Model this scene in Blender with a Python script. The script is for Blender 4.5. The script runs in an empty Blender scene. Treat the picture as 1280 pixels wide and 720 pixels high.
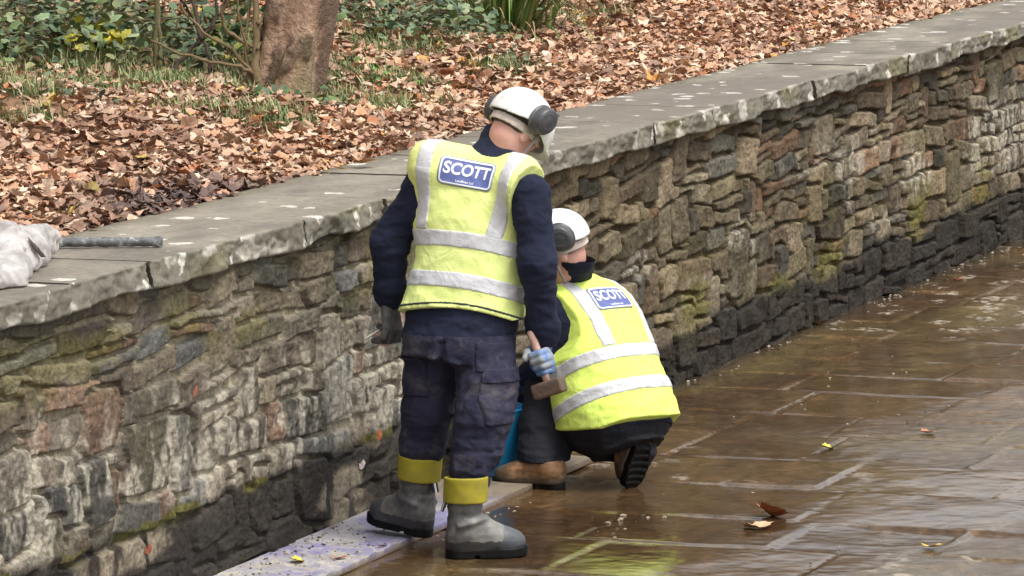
import bpy, bmesh, math, random
import numpy as np
from mathutils import Matrix, Vector
from mathutils.bvhtree import BVHTree

random.seed(7)
RNG = np.random.default_rng(11)
SC = bpy.context.scene
COL = SC.collection

# ---------------------------------------------------------------- camera, sky, sun, exposure
FPX = 7111.0                                   # focal length in pixels of a 1280 px wide frame (a 200 mm lens)
CAM = np.array([0.0, -7.395, 3.35])
PITCH = math.atan(815 / FPX)
YAW = math.atan(2402 / math.hypot(FPX, 815))   # the wall runs along +X; the lens looks this far to its left
FW = np.array([math.cos(YAW) * math.cos(PITCH), math.sin(YAW) * math.cos(PITCH), -math.sin(PITCH)])
RT = np.array([math.sin(YAW), -math.cos(YAW), 0.0])
UP = np.cross(RT, FW)
cam_d = bpy.data.cameras.new("camera")
cam_d.lens = 36 * FPX / 1280
cam_d.sensor_width = 36
cam_d.clip_start = 0.5
cam_d.clip_end = 400
cam = bpy.data.objects.new("camera", cam_d)
COL.objects.link(cam)
cam.matrix_world = Matrix(((RT[0], UP[0], -FW[0], CAM[0]), (RT[1], UP[1], -FW[1], CAM[1]), (RT[2], UP[2], -FW[2], CAM[2]), (0, 0, 0, 1)))
SC.camera = cam

SUN_EL, SUN_AZ = math.radians(62), math.radians(200)
world = bpy.data.worlds.new("World")
SC.world = world
world.use_nodes = True
wn = world.node_tree
bg = wn.nodes["Background"]
sky = wn.nodes.new("ShaderNodeTexSky")
sky.sky_type = 'NISHITA'
sky.sun_disc = False
sky.sun_elevation = SUN_EL
sky.sun_rotation = SUN_AZ
sky.air_density = 1.0
sky.dust_density = 4.0
hs = wn.nodes.new("ShaderNodeHueSaturation")
hs.inputs["Saturation"].default_value = 0.12   # overcast: a nearly neutral sky
wn.links.new(sky.outputs[0], hs.inputs["Color"])
wn.links.new(hs.outputs[0], bg.inputs[0])
bg.inputs[1].default_value = 0.15
sun_d = bpy.data.lights.new("sun", 'SUN')
sun_d.energy = 1.2
sun_d.angle = math.radians(22)
sun_d.color = (1.0, 0.97, 0.92)
sun = bpy.data.objects.new("sun", sun_d)
COL.objects.link(sun)
sd = Vector((math.sin(SUN_AZ) * math.cos(SUN_EL), math.cos(SUN_AZ) * math.cos(SUN_EL), math.sin(SUN_EL)))
sun.rotation_euler = sd.to_track_quat('Z', 'Y').to_euler()
SC.view_settings.view_transform = 'Standard'
SC.view_settings.look = 'None'
SC.view_settings.exposure = 0.82
SC.view_settings.gamma = 1.0
SC.view_settings.use_curve_mapping = False
SC.render.film_transparent = False
SC.cycles.max_bounces = 6

# ---------------------------------------------------------------- helpers: points, tags, meshes
def ray(px, py):
    d = FW * FPX + RT * (px - 640) + UP * (360 - py)
    return d / np.linalg.norm(d)

def on_z(px, py, z=0.0):
    d = ray(px, py)
    return CAM + d * (z - CAM[2]) / d[2]

def bank_z(x, y):
    x = np.asarray(x, float); y = np.asarray(y, float)
    k = y - 0.52
    z = 1.165 + 0.13 * k + 0.45 * np.maximum(0, y - 4.6) - 0.35 * np.maximum(0, y - 26)  # unseen upper slope steepened to keep low sky out of the path's reflections
    z = z + 0.035 * np.sin(x * 1.7 + y * 0.9) * np.clip(k / 0.8, 0, 1) + 0.02 * np.sin(x * 4.1 - y * 3.3) * np.clip(k / 0.8, 0, 1)
    return z

def on_bank(px, py):
    d = ray(px, py)
    t = 15.0
    for _ in range(400):
        p = CAM + d * t
        if p[2] < bank_z(p[0], p[1]): break
        t += 0.06
    return p

def tag(o, label=None, cat=None, group=None, kind=None):
    if label: o["label"] = label
    if cat: o["category"] = cat
    if group: o["group"] = group
    if kind: o["kind"] = kind
    return o

def empty(name, loc=(0, 0, 0), rz=0.0):
    o = bpy.data.objects.new(name, None)
    o.empty_display_size = 0.1
    o.location = loc
    o.rotation_euler = (0, 0, rz)
    COL.objects.link(o)
    return o

def mesh(name, V, faces, mat=None, parent=None, smooth=True, attrs=None, mats=None, midx=None, mw=None):
    """faces: an (n,3) or (n,4) array, or a list of tuples"""
    me = bpy.data.meshes.new(name)
    V = np.ascontiguousarray(V, dtype=np.float32)
    if isinstance(faces, np.ndarray):
        n, k = faces.shape
        me.vertices.add(len(V)); me.vertices.foreach_set("co", V.ravel())
        me.loops.add(n * k); me.loops.foreach_set("vertex_index", faces.astype(np.int32).ravel())
        me.polygons.add(n); me.polygons.foreach_set("loop_start", np.arange(0, n * k, k, dtype=np.int32))
        me.polygons.foreach_set("loop_total", np.full(n, k, dtype=np.int32))
        me.update(calc_edges=True)
    else:
        me.from_pydata([tuple(map(float, v)) for v in V], [], [tuple(int(i) for i in f) for f in faces])
    me.validate()
    if attrs:
        for nm, a in attrs.items():
            a = np.asarray(a, dtype=np.float32)
            if a.ndim == 2:
                if a.shape[1] == 3: a = np.c_[a, np.ones(len(a), np.float32)]
                at = me.attributes.new(nm, 'FLOAT_COLOR', 'POINT'); at.data.foreach_set("color", np.ascontiguousarray(a).ravel())
            else:
                at = me.attributes.new(nm, 'FLOAT', 'POINT'); at.data.foreach_set("value", a)
    for m in (mats or ([mat] if mat else [])): me.materials.append(m)
    if midx is not None: me.polygons.foreach_set("material_index", np.asarray(midx, dtype=np.int32))
    me.polygons.foreach_set("use_smooth", np.full(len(me.polygons), bool(smooth)))
    o = bpy.data.objects.new(name, me)
    COL.objects.link(o)
    if parent: o.parent = parent
    if mw is not None: o.matrix_local = mw
    return o

class MB:
    """collects tubes, boxes and cards into one mesh"""
    def __init__(s): s.v = []; s.f = []; s.c = []; s.n = 0
    def add(s, v, f, c=None):
        v = np.asarray(v, float)
        s.v.append(v); s.f += [tuple(i + s.n for i in q) for q in f]
        s.c.append(np.tile(np.array(c if c is not None else (1, 1, 1), float), (len(v), 1))); s.n += len(v)
    def tube(s, pts, rad, n=8, c=None, cap=True):
        pts = [np.asarray(p, float) for p in pts]
        rad = rad if hasattr(rad, '__len__') else [rad] * len(pts)
        V = []; ref = None
        for i, p in enumerate(pts):
            t = pts[min(i + 1, len(pts) - 1)] - pts[max(i - 1, 0)]
            t = t / (np.linalg.norm(t) + 1e-9)
            if ref is None: ref = np.array([0, 0, 1.0]) if abs(t[2]) < 0.8 else np.array([1.0, 0, 0])
            a = np.cross(t, ref); a /= np.linalg.norm(a) + 1e-9
            b = np.cross(a, t); ref = b
            for k in range(n):
                w = 2 * math.pi * k / n
                V.append(p + rad[i] * (math.cos(w) * a + math.sin(w) * b))
        F = []
        for i in range(len(pts) - 1):
            for k in range(n):
                F.append((i * n + k, i * n + (k + 1) % n, (i + 1) * n + (k + 1) % n, (i + 1) * n + k))
        if cap:
            F.append(tuple(range(n - 1, -1, -1))); F.append(tuple((len(pts) - 1) * n + k for k in range(n)))
        s.add(V, F, c)
    def build(s, name, mat, parent=None, smooth=True, mw=None):
        return mesh(name, np.vstack(s.v), s.f, mat, parent, smooth, attrs={"col": np.vstack(s.c)}, mw=mw)

# ---------------------------------------------------------------- numeric noise
def _hash(ix, iy, iz, seed):
    h = (ix * 374761393 + iy * 668265263 + iz * 2147483647 + seed * 1274126177) & 0xFFFFFFFF
    h = ((h ^ (h >> 13)) * 1274126177) & 0xFFFFFFFF
    h = h ^ (h >> 16)
    return (h & 0xFFFFFF).astype(np.float32) / np.float32(0xFFFFFF)

def vnoise(P, seed=0):
    P = np.asarray(P, dtype=np.float64)
    I = np.floor(P).astype(np.int64); f = (P - I).astype(np.float32)
    f = f * f * (3 - 2 * f)
    x, y, z = I[..., 0], I[..., 1], I[..., 2]
    fx, fy, fz = f[..., 0], f[..., 1], f[..., 2]
    def h(a, b, c): return _hash(x + a, y + b, z + c, seed)
    c00 = h(0, 0, 0) * (1 - fx) + h(1, 0, 0) * fx
    c10 = h(0, 1, 0) * (1 - fx) + h(1, 1, 0) * fx
    c01 = h(0, 0, 1) * (1 - fx) + h(1, 0, 1) * fx
    c11 = h(0, 1, 1) * (1 - fx) + h(1, 1, 1) * fx
    return (c00 * (1 - fy) + c10 * fy) * (1 - fz) + (c01 * (1 - fy) + c11 * fy) * fz   # 0..1

def fbm(P, oct=4, seed=0, gain=0.5):
    P = np.asarray(P, float); s = 0; a = 1.0; t = 0
    for i in range(oct):
        s = s + a * vnoise(P * 2.0 ** i + 17.3 * i, seed + i); t += a; a *= gain
    return s / t

def sstep(a, b, x):
    t = np.clip((x - a) / (b - a), 0, 1)
    return t * t * (3 - 2 * t)

def P3(x, y, z=0.0):
    x, y = np.broadcast_arrays(np.asarray(x, float), np.asarray(y, float))
    z = np.broadcast_to(np.asarray(z, float), x.shape)
    return np.stack([x, y, z], -1)

# ---------------------------------------------------------------- materials
def lin(*c):
    if len(c) == 1: c = c[0]
    return tuple((v / 255 / 12.92 if v / 255 <= 0.04045 else ((v / 255 + 0.055) / 1.055) ** 2.4) for v in c)

class NT:
    def __init__(s, name):
        s.m = bpy.data.materials.new(name); s.m.use_nodes = True
        s.t = s.m.node_tree; s.b = s.t.nodes["Principled BSDF"]
    def n(s, typ, **kw):
        o = s.t.nodes.new(typ)
        for k, v in kw.items():
            if k.startswith('_'): setattr(o, k[1:], v)
            else: o.inputs[k.replace('__', ' ')].default_value = v
        return o
    def l(s, a, b): s.t.links.new(a, b)
    def coord(s, scale=(1, 1, 1)):
        tc = s.n("ShaderNodeTexCoord"); mp = s.n("ShaderNodeMapping")
        mp.inputs["Scale"].default_value = scale
        s.l(tc.outputs["Object"], mp.inputs[0]); return mp.outputs[0]
    def noise(s, vec, scale, detail=4, rough=0.55, dist=0.0):
        o = s.n("ShaderNodeTexNoise", Scale=scale, Detail=detail, Roughness=rough, Distortion=dist)
        s.l(vec, o.inputs["Vector"]); return o.outputs["Fac"]
    def ramp(s, fac, stops):
        r = s.n("ShaderNodeValToRGB"); s.l(fac, r.inputs[0]); e = r.color_ramp.elements
        while len(e) < len(stops): e.new(0.5)
        for i, (p, c) in enumerate(stops):
            e[i].position = p; c = c if hasattr(c, '__len__') else (c, c, c); e[i].color = (*c[:3], 1)
        return r.outputs[0]
    def mix(s, fac, a, b, mode='MIX'):
        x = s.n("ShaderNodeMix", _data_type='RGBA', _blend_type=mode)
        for sock, v in ((x.inputs[0], fac), (x.inputs[6], a), (x.inputs[7], b)):
            if hasattr(v, 'is_linked') or hasattr(v, 'links'): s.l(v, sock)
            elif hasattr(v, '__len__'): sock.default_value = (*v[:3], 1)
            else: sock.default_value = v
        return x.outputs[2]
    def math(s, op, a, b=None):
        x = s.n("ShaderNodeMath", _operation=op)
        for i, v in enumerate((a, b)):
            if v is None: continue
            if hasattr(v, 'links'): s.l(v, x.inputs[i])
            else: x.inputs[i].default_value = v
        return x.outputs[0]
    def attr(s, name):
        a = s.n("ShaderNodeAttribute"); a.attribute_name = name; return a
    def bump(s, h, strength=0.3, dist=0.01):
        b = s.n("ShaderNodeBump", Strength=strength, Distance=dist); s.l(h, b.inputs["Height"]); s.l(b.outputs[0], s.b.inputs["Normal"])
    def base(s, c):
        if hasattr(c, 'links'): s.l(c, s.b.inputs["Base Color"])
        else: s.b.inputs["Base Color"].default_value = (*c[:3], 1)
    def rough(s, r):
        if hasattr(r, 'links'): s.l(r, s.b.inputs["Roughness"])
        else: s.b.inputs["Roughness"].default_value = r

def simple(name, col, rough=0.8, col2=None, vs=12, lo=0.4, hi=0.65, bump=0.15, bs=180, bd=0.004, spec=0.5, stretch=(1, 1, 1)):
    t = NT(name); v = t.coord(stretch)
    if col2 is not None: t.base(t.ramp(t.noise(v, vs, 6), [(lo, col), (hi, col2)]))
    else: t.base(col)
    t.rough(rough)
    t.b.inputs["Specular IOR Level"].default_value = spec
    if bump: t.bump(t.noise(v, bs, 3), bump, bd)
    return t.m

def attr_mat(name, rough=0.85, var=0.35, vs=40, bump=0.4, bs=60, bd=0.01, rattr=None, spec=0.5, detail=8):
    """colour from the mesh's own 'col' attribute, broken up by fine noise"""
    t = NT(name); v = t.coord()
    a = t.attr("col")
    n = t.noise(v, vs, detail, 0.65)
    m = t.ramp(n, [(0.25, 1 - var), (0.75, 1 + var)])
    t.base(t.mix(1.0, a.outputs["Color"], m, 'MULTIPLY'))
    if rattr: t.l(t.attr(rattr).outputs["Fac"], t.b.inputs["Roughness"])
    else: t.rough(rough)
    t.b.inputs["Specular IOR Level"].default_value = spec
    if bump: t.bump(t.noise(v, bs, detail, 0.6), bump, bd)
    return t.m
# ---------------------------------------------------------------- the path: big wet flagstones, one relief mesh
def grid_faces(nx, ny):
    i = np.arange(nx - 1)[:, None] * ny + np.arange(ny - 1)[None, :]
    i = i.ravel()
    return np.stack([i, i + ny, i + ny + 1, i + 1], 1)

def make_path():
    xs = np.arange(17.6, 33.0, 0.0125); ys = np.arange(-3.6, 0.06, 0.0125)
    X, Y = np.meshgrid(xs, ys, indexing='ij')
    wx = X + 0.02 * (fbm(P3(X * 1.5, Y * 1.5), 3, 3) - 0.5) * 2 + 0.008 * (vnoise(P3(X * 14, Y * 14), 4) - 0.5)
    wy = Y + 0.02 * (fbm(P3(X * 1.5, Y * 1.5), 3, 5) - 0.5) * 2 + 0.008 * (vnoise(P3(X * 14, Y * 14), 6) - 0.5)
    rows = [17.0, 17.8, 18.5, 19.2, 19.98, 20.62, 21.4, 22.14, 22.87, 23.52, 24.25, 24.84, 25.43, 26.2, 26.85, 27.6, 28.2, 28.95, 29.7, 30.3, 31.1, 31.8, 32.6, 33.6]
    known = {19.2: [-1.07, -1.97, -2.48], 19.98: [-0.93, -1.7, -2.3], 20.62: [-0.6, -1.62, -2.36], 21.4: [-0.63, -1.487, -2.2], 22.14: [-0.63, -1.2, -1.9],
             22.87: [-0.63, -1.1, -1.78], 23.52: [-0.7, -1.35, -2.0], 24.25: [-0.53, -1.42], 24.84: [-1.11, -1.75], 25.43: [-0.5, -1.2, -1.8]}
    D = np.full(X.shape, 9.0, np.float32); ID = np.zeros(X.shape, int); k = 0
    for a, b in zip(rows[:-1], rows[1:]):
        js = known.get(a)
        if js is None:
            js = []; y = -random.uniform(0.3, 0.8)
            while y > -3.6: js.append(y); y -= random.uniform(0.5, 0.95)
        js = [0.3] + js + [js[-1] - 0.7, js[-1] - 1.3, -4.5]
        for y1, y0 in zip(js[:-1], js[1:]):
            k += 1
            cx, cy, hx, hy = (a + b) / 2, (y0 + y1) / 2, (b - a) / 2 - 0.008, abs(y1 - y0) / 2 - 0.008
            m = (np.abs(X - cx) < hx + 0.08) & (np.abs(Y - cy) < hy + 0.08)
            qx = np.abs(wx[m] - cx) - hx + 0.02; qy = np.abs(wy[m] - cy) - hy + 0.02
            d = np.hypot(np.maximum(qx, 0), np.maximum(qy, 0)) + np.minimum(np.maximum(qx, qy), 0) - 0.02
            s = D[m]; i = ID[m]; up = d < s
            s[up] = d[up]; i[up] = k; D[m] = s; ID[m] = i
    r = np.random.default_rng(4).random((k + 2, 4))
    inside = sstep(0.006, -0.012, D)
    tilt = (r[ID, 0] - 0.5) * 0.010 + (r[ID, 1] - 0.5) * 0.012 * np.sin((X + Y) * 3) + (r[ID, 2] - 0.5) * 0.008 * np.cos((X - Y) * 3)
    wet = sstep(0.40, 0.55, fbm(P3(X * 0.7, Y * 1.1), 3, 51))
    rough = (fbm(P3(X * 5, Y * 5), 4, 9) - 0.5) * 0.008 + (1 - 0.75 * wet) * (fbm(P3(X * 20, Y * 20), 3, 10) - 0.5) * 0.007
    fill = sstep(0.35, 0.6, fbm(P3(X * 1.1, Y * 1.3), 3, 12))          # joints silted up in places, proud in others
    scuff_glint = sstep(0.58, 0.68, fbm(P3(X * 6.0, Y * 9.0), 4, 31)) * sstep(0.42, 0.58, fbm(P3(X * 0.55, Y * 0.9), 3, 33))  # pale scuffs, spread wider so their colour also stands in for wet glints
    Z = inside * (0.004 + tilt + rough) + (1 - inside) * (-0.004 + 0.010 * fill + 0.004 * fbm(P3(X * 30, Y * 30), 2, 8)) + 0.0035 * scuff_glint * vnoise(P3(X * 45, Y * 45), 2)
    # colour: brown silt film over grey-brown stone, pale mortar in the joints
    c1, c2, c3 = np.array(lin(98, 79, 57)), np.array(lin(74, 58, 42)), np.array(lin(104, 92, 64))
    n = fbm(P3(X * 0.8, Y * 1.2), 4, 21)[..., None]; n2 = r[ID, 3][..., None]
    C = c1 * (1 - n2) + c2 * n2
    C = C * (1 - sstep(0.5, 0.7, n)) + c3 * sstep(0.5, 0.7, n)
    C = C * (0.5 + 0.5 * fbm(P3(X * 7, Y * 7), 3, 23)[..., None])
    C = C * np.array([1.16, 1.06, 0.93])
    mort = np.array(lin(150, 138, 118))
    jm = ((1 - inside) * sstep(0.50, 0.62, fbm(P3(X * 3.2, Y * 3.2), 4, 41)) * sstep(0.3, 0.6, fbm(P3(X * 26, Y * 26), 3, 42)) * 0.30)[..., None]
    C = C * (1 - jm) + mort * jm
    sc = (scuff_glint * sstep(0.42, 0.6, fbm(P3(X * 25, Y * 40), 3, 43)) * 0.75)[..., None]
    C = C * (1 - sc) + np.array(lin(165, 155, 140)) * sc
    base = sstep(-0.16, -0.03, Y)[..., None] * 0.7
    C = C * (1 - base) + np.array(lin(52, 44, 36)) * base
    R = 0.05 + 0.26 * (1 - wet) * fbm(P3(X * 10, Y * 10), 3, 55) + 0.45 * np.maximum(jm[..., 0], sc[..., 0]) + 0.06 * fbm(P3(X * 22, Y * 22), 2, 57)
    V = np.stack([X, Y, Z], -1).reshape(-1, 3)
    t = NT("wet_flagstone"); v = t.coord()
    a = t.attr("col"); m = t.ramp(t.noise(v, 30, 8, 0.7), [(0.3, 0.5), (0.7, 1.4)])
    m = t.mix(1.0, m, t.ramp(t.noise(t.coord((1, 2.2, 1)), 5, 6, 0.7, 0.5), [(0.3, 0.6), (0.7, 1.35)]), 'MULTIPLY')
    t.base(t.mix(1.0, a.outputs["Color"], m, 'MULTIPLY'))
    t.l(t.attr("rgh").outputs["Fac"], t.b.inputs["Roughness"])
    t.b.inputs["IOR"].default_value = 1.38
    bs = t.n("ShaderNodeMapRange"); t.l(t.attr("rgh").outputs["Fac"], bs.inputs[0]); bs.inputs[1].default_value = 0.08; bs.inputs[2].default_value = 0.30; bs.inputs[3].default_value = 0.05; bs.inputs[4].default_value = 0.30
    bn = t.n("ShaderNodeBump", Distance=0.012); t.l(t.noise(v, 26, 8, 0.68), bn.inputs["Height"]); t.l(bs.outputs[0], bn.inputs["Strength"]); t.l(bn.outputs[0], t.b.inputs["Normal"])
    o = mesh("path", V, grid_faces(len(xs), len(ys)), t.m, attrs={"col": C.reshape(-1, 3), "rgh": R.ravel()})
    tag(o, kind="structure")

def make_ground():
    xs = np.r_[-40, -20, 0, 10, 17, 34, 45, 70, 110]; ys = np.r_[-90, -50, -25, -10, -3.5, 0.2]
    X, Y = np.meshgrid(xs, ys, indexing='ij'); V = np.stack([X, Y, np.full(X.shape, -0.03)], -1).reshape(-1, 3)
    tag(mesh("ground", V, grid_faces(len(xs), len(ys)), simple("muddy_ground", lin(96, 78, 58), 0.5, lin(70, 60, 42), 0.8)), kind="structure")
    xs = np.r_[np.arange(-40, 14, 4), np.arange(14, 37, 0.1), np.arange(37, 120, 4)]
    ys = np.r_[np.arange(0.40, 5.0, 0.08), np.arange(5, 70, 2.5)]
    X, Y = np.meshgrid(xs, ys, indexing='ij'); Z = bank_z(X, Y) + 0.03 * (fbm(P3(X * 3, Y * 3), 3, 77) - 0.5)
    Z = np.where(Y < 0.56, 1.10, Z)
    V = np.stack([X, Y, Z], -1).reshape(-1, 3)
    tag(mesh("bank", V, grid_faces(len(xs), len(ys)), simple("leaf_mould", lin(112, 82, 60), 0.95, lin(146, 106, 78), 14, bump=0.8, bs=30, bd=0.03)), kind="structure")

# ---------------------------------------------------------------- the rubble wall
WALL_H = 1.138
def make_wall():
    rnd = random.Random(21)
    xs = np.arange(15.2, 33.4, 0.0095); zs = np.arange(-0.05, WALL_H + 0.0001, 0.0048)
    X, Z = np.meshgrid(xs, zs, indexing='ij')
    wz = Z + 0.040 * (fbm(P3(X * 0.8, Z * 1.5), 2, 3) - 0.5) * 2 + 0.020 * (vnoise(P3(X * 3, Z * 5), 5) - 0.5) + 0.012 * (vnoise(P3(X * 10, Z * 20), 7) - 0.5) + 0.006 * (vnoise(P3(X * 36, Z * 50), 8) - 0.5)
    wx = X + 0.05 * (vnoise(P3(X * 2.5, Z * 5), 11) - 0.5) * 2 + 0.035 * (vnoise(P3(X * 9, Z * 18), 13) - 0.5) + 0.008 * (vnoise(P3(X * 30, Z * 40), 14) - 0.5)
    hs = []; z = -0.10
    while z < 1.2:
        h = rnd.choice([0.075, 0.095, 0.11, 0.125, 0.14, 0.155, 0.10]); hs.append((z, z + h)); z += h
    st = []; jump = []
    for (z0, z1) in hs:
        x = 15.0 - rnd.random() * 0.3
        while x < 33.5:
            L = rnd.choice([0.15, 0.2, 0.25, 0.3, 0.36, 0.42, 0.5, 0.28, 0.24]) * (0.8 + 0.4 * rnd.random())
            q = rnd.random()
            if q < (0.10 if x < 21.3 else 0.30) and z1 - z0 > 0.09:
                m = z0 + (z1 - z0) * rnd.uniform(0.4, 0.6); st += [(x, x + L, z0, m), (x, x + L, m, z1)]
            else: st.append((x, x + L, z0 + rnd.uniform(-.006, .006), z1 + rnd.uniform(-.006, .006)))
            if rnd.random() < 0.13: jump.append((x, x + rnd.uniform(0.13, 0.36), z0 - rnd.uniform(0.03, 0.07), z1 + rnd.uniform(0.03, 0.08)))
            x += L
    jump += [(15.6, 16.62, 0.42, 1.02), (18.86, 19.1, 0.52, 0.72), (17.85, 18.25, 0.40, 0.66), (19.75, 20.05, 0.42, 0.66), (22.9, 23.3, 0.22, 0.42), (25.1, 25.4, 0.3, 0.62), (29.2, 29.45, 0.35, 0.62)]
    D = np.full(X.shape, 9.0, np.float32); ID = np.zeros(X.shape, int)
    for k, (x0, x1, z0, z1) in enumerate(st + jump):
        jp = k >= len(st)
        cx, cz, hx, hz = (x0 + x1) / 2, (z0 + z1) / 2, (x1 - x0) / 2 - 0.007, (z1 - z0) / 2 - 0.005
        i0, i1 = np.searchsorted(xs, [x0 - 0.25, x1 + 0.25]); j0, j1 = np.searchsorted(zs, [z0 - 0.14, z1 + 0.14])
        if i1 <= i0 or j1 <= j0: continue
        sl = (slice(i0, i1), slice(j0, j1))
        r = min(hx, hz) * rnd.uniform(0.08, 0.5)
        sk = rnd.uniform(-0.12, 0.12); sk2 = rnd.uniform(-0.25, 0.25)
        dx = wx[sl] - cx; dz = wz[sl] - cz
        qx = np.abs(dx + sk2 * dz) - hx + r; qz = np.abs(dz + sk * np.clip(dx, -hx, hx)) - hz + r
        d = (np.hypot(np.maximum(qx, 0), np.maximum(qz, 0)) + np.minimum(np.maximum(qx, qz), 0) - r).astype(np.float32)
        if jp:
            D[sl] = np.maximum(D[sl], -(d - 0.012)); up = d < 0.006
            D[sl][up] = d[up]; ID[sl][up] = k + 1
        else:
            up = d < D[sl]; D[sl][up] = d[up]; ID[sl][up] = k + 1
    r = np.random.default_rng(8).random((len(st) + len(jump) + 2, 8))
    q = r[ID]
    ins = sstep(0.002, -0.004, D); dome = sstep(0.003, -0.011, D)
    raw = fbm(P3(X * 11, Z * 22, q[..., 6] * 40), 4, 61); chip = np.abs(fbm(P3(X * 24, Z * 36, q[..., 5] * 30), 3, 63) - 0.5) * 2
    zone = sstep(20.6, 22.5, X)                                            # to the right the stones are slimmer and more weathered
    facet = np.abs(((X * (3 + 4 * q[..., 5]) + Z * (14 * q[..., 1] - 7) + q[..., 6] * 9) % 1.0) - 0.5) * 2
    ht = ins * (0.014 + 0.022 * dome * (0.25 + q[..., 0]) + 0.017 * (raw - 0.5) - 0.008 * chip * dome
                + 0.008 * (facet - 0.5) * dome + 0.012 * (q[..., 2] - 0.3))
    mort_h = -0.004 + 0.007 * (1 - sstep(20.6, 22.5, X)) + 0.012 * sstep(0.45, 0.78, fbm(P3(X * 2, Z * 4), 3, 71)) + 0.006 * (fbm(P3(X * 25, Z * 40), 3, 73) - 0.5)
    ht = np.maximum(ht, mort_h) * ins + mort_h * (1 - ins)
    Y = -ht
    Y[:, -1] = 0.02
    # stone colours, then stains with shapes of their own: lime bloom, moss, the black damp band at the foot; also plainly darker towards the top
    pal = np.array([lin(122, 115, 102), lin(106, 99, 87), lin(112, 106, 88), lin(120, 98, 82), lin(98, 97, 93), lin(132, 121, 103), lin(102, 91, 79), lin(88, 85, 78), lin(118, 111, 96), lin(128, 118, 104), lin(92, 84, 74)])
    S = pal[(q[..., 3] * 10.999).astype(int)] * (0.45 + 0.72 * q[..., 4])[..., None]
    S = S * (0.55 + 0.9 * fbm(P3(X * 9, Z * 22, q[..., 6] * 9), 4, 81))[..., None]
    M = np.array(lin(146, 137, 117)) * (0.6 + 0.7 * fbm(P3(X * 6, Z * 12), 3, 83))[..., None]
    Mr = np.array(lin(78, 68, 50)) * (0.6 + 0.7 * fbm(P3(X * 6, Z * 12), 3, 84))[..., None]
    M = M * (1 - zone[..., None]) + Mr * zone[..., None]
    C = S * ins[..., None] + M * (1 - ins[..., None])
    brown = (zone * 0.58)[..., None]
    C = C * (1 - brown) + C * np.array([0.74, 0.63, 0.42]) * brown
    streak = fbm(P3(X * 16, Z * 3.0), 4, 91); blot = fbm(P3(X * 1.3, Z * 3.2), 3, 93); fine = fbm(P3(X * 40, Z * 26), 3, 95)
    zl = np.exp(-((Z - 0.52) / 0.20) ** 2) * (1 - sstep(21.0, 22.0, X)) * sstep(0.38, 0.52, blot + 0.03)
    zr = np.exp(-((Z - 0.62) / 0.20) ** 2) * sstep(23.0, 24.2, X) * (1 - sstep(30, 33, X)) * sstep(0.42, 0.56, blot)
    lime = np.clip((zl * 1.15 + zr) * sstep(0.40, 0.66, streak * 0.65 + fine * 0.35 + 0.06 * (1 - ins)), 0, 0.56)[..., None] * (0.45 + 0.55 * ins[..., None])
    C = C * (1 - lime) + np.array(lin(188, 180, 163)) * lime
    moss = (sstep(0.50, 0.66, fbm(P3(X * 2.2, Z * 5), 4, 97)) * np.exp(-((Z - 0.36) / 0.16) ** 2) * sstep(22.2, 23.5, X) * 0.75
            + 0.5 * sstep(0.5, 0.62, fbm(P3(X * 3, Z * 6), 3, 99)) * np.exp(-((Z - 0.95) / 0.13) ** 2) * (1 - zone))[..., None]
    C = C * (1 - moss) + np.array(lin(104, 98, 44)) * (0.6 + 0.6 * fine[..., None]) * moss
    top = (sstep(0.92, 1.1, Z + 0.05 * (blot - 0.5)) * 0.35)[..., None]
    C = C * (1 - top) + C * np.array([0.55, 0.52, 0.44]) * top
    lvl = 0.345 - 0.125 * sstep(20, 22, X) + 0.05 * sstep(26, 28, X) + 0.16 * (fbm(P3(X * 1.4, X * 0), 3, 101) - 0.5) + 0.08 * (fbm(P3(X * 7, Z * 9), 3, 103) - 0.5)
    damp = (sstep(0.03, -0.02, Z - lvl) * 0.90)[..., None]
    patch = (sstep(0.62, 0.68, fbm(P3(X * 1.0, Z * 5.0), 3, 105)) * (1 - sstep(20.5, 21.5, X)) * sstep(0.45, 0.6, streak + 0.1))[..., None]   # smears of fresh mortar
    dk = np.array(lin(31, 27, 23)) * (0.6 + 0.8 * fbm(P3(X * 12, Z * 24), 3, 107))[..., None] * (0.55 + 0.7 * ins[..., None])
    C = C * (1 - damp) + dk * damp
    C = C * (1 - 0.75 * patch * damp) + np.array(lin(150, 138, 118)) * 0.75 * patch * damp
    R = 0.88 - 0.20 * damp[..., 0] * (1 - patch[..., 0])
    rim = sstep(0.012, -0.004, Z - lvl) * sstep(-0.05, -0.01, Z - lvl) * (1 - zone) * sstep(0.5, 0.62, fbm(P3(X * 3, Z * 3), 2, 109))
    C = C * (1 - 0.7 * rim[..., None]) + np.array(lin(92, 88, 34)) * 0.7 * rim[..., None]
    V = np.stack([X, Y, Z], -1).reshape(-1, 3)
    m = attr_mat("rubble_stone", var=0.6, vs=40, bump=0.8, bs=42, bd=0.016, rattr="rgh", spec=0.22)
    root = mesh("stone_wall", V, grid_faces(len(xs), len(zs))[:, ::-1], m, attrs={"col": C.reshape(-1, 3), "rgh": R.ravel()})
    tag(root, "rubble stone garden wall with flat coping, black with damp along its foot", "wall", kind="thing")
    b = MB()
    def box(x0, x1, y0, y1, z0, z1):
        v = [(x, y, z) for x in (x0, x1) for y in (y0, y1) for z in (z0, z1)]
        b.add(v, [(0, 1, 3, 2), (4, 6, 7, 5), (0, 4, 5, 1), (2, 3, 7, 6), (0, 2, 6, 4), (1, 5, 7, 3)], lin(110, 102, 88))
    box(15.2, 33.4, 0.06, 0.46, -0.05, 1.10); box(-20, 15.25, -0.02, 0.46, -0.05, 1.10); box(33.35, 90, -0.02, 0.46, -0.05, 1.10)
    b.build("wall_core", attr_mat("core_stone", var=0.5, vs=8), root, False)
    # coping slabs
    t = NT("coping_stone"); v = t.coord(); a = t.attr("col")
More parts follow.
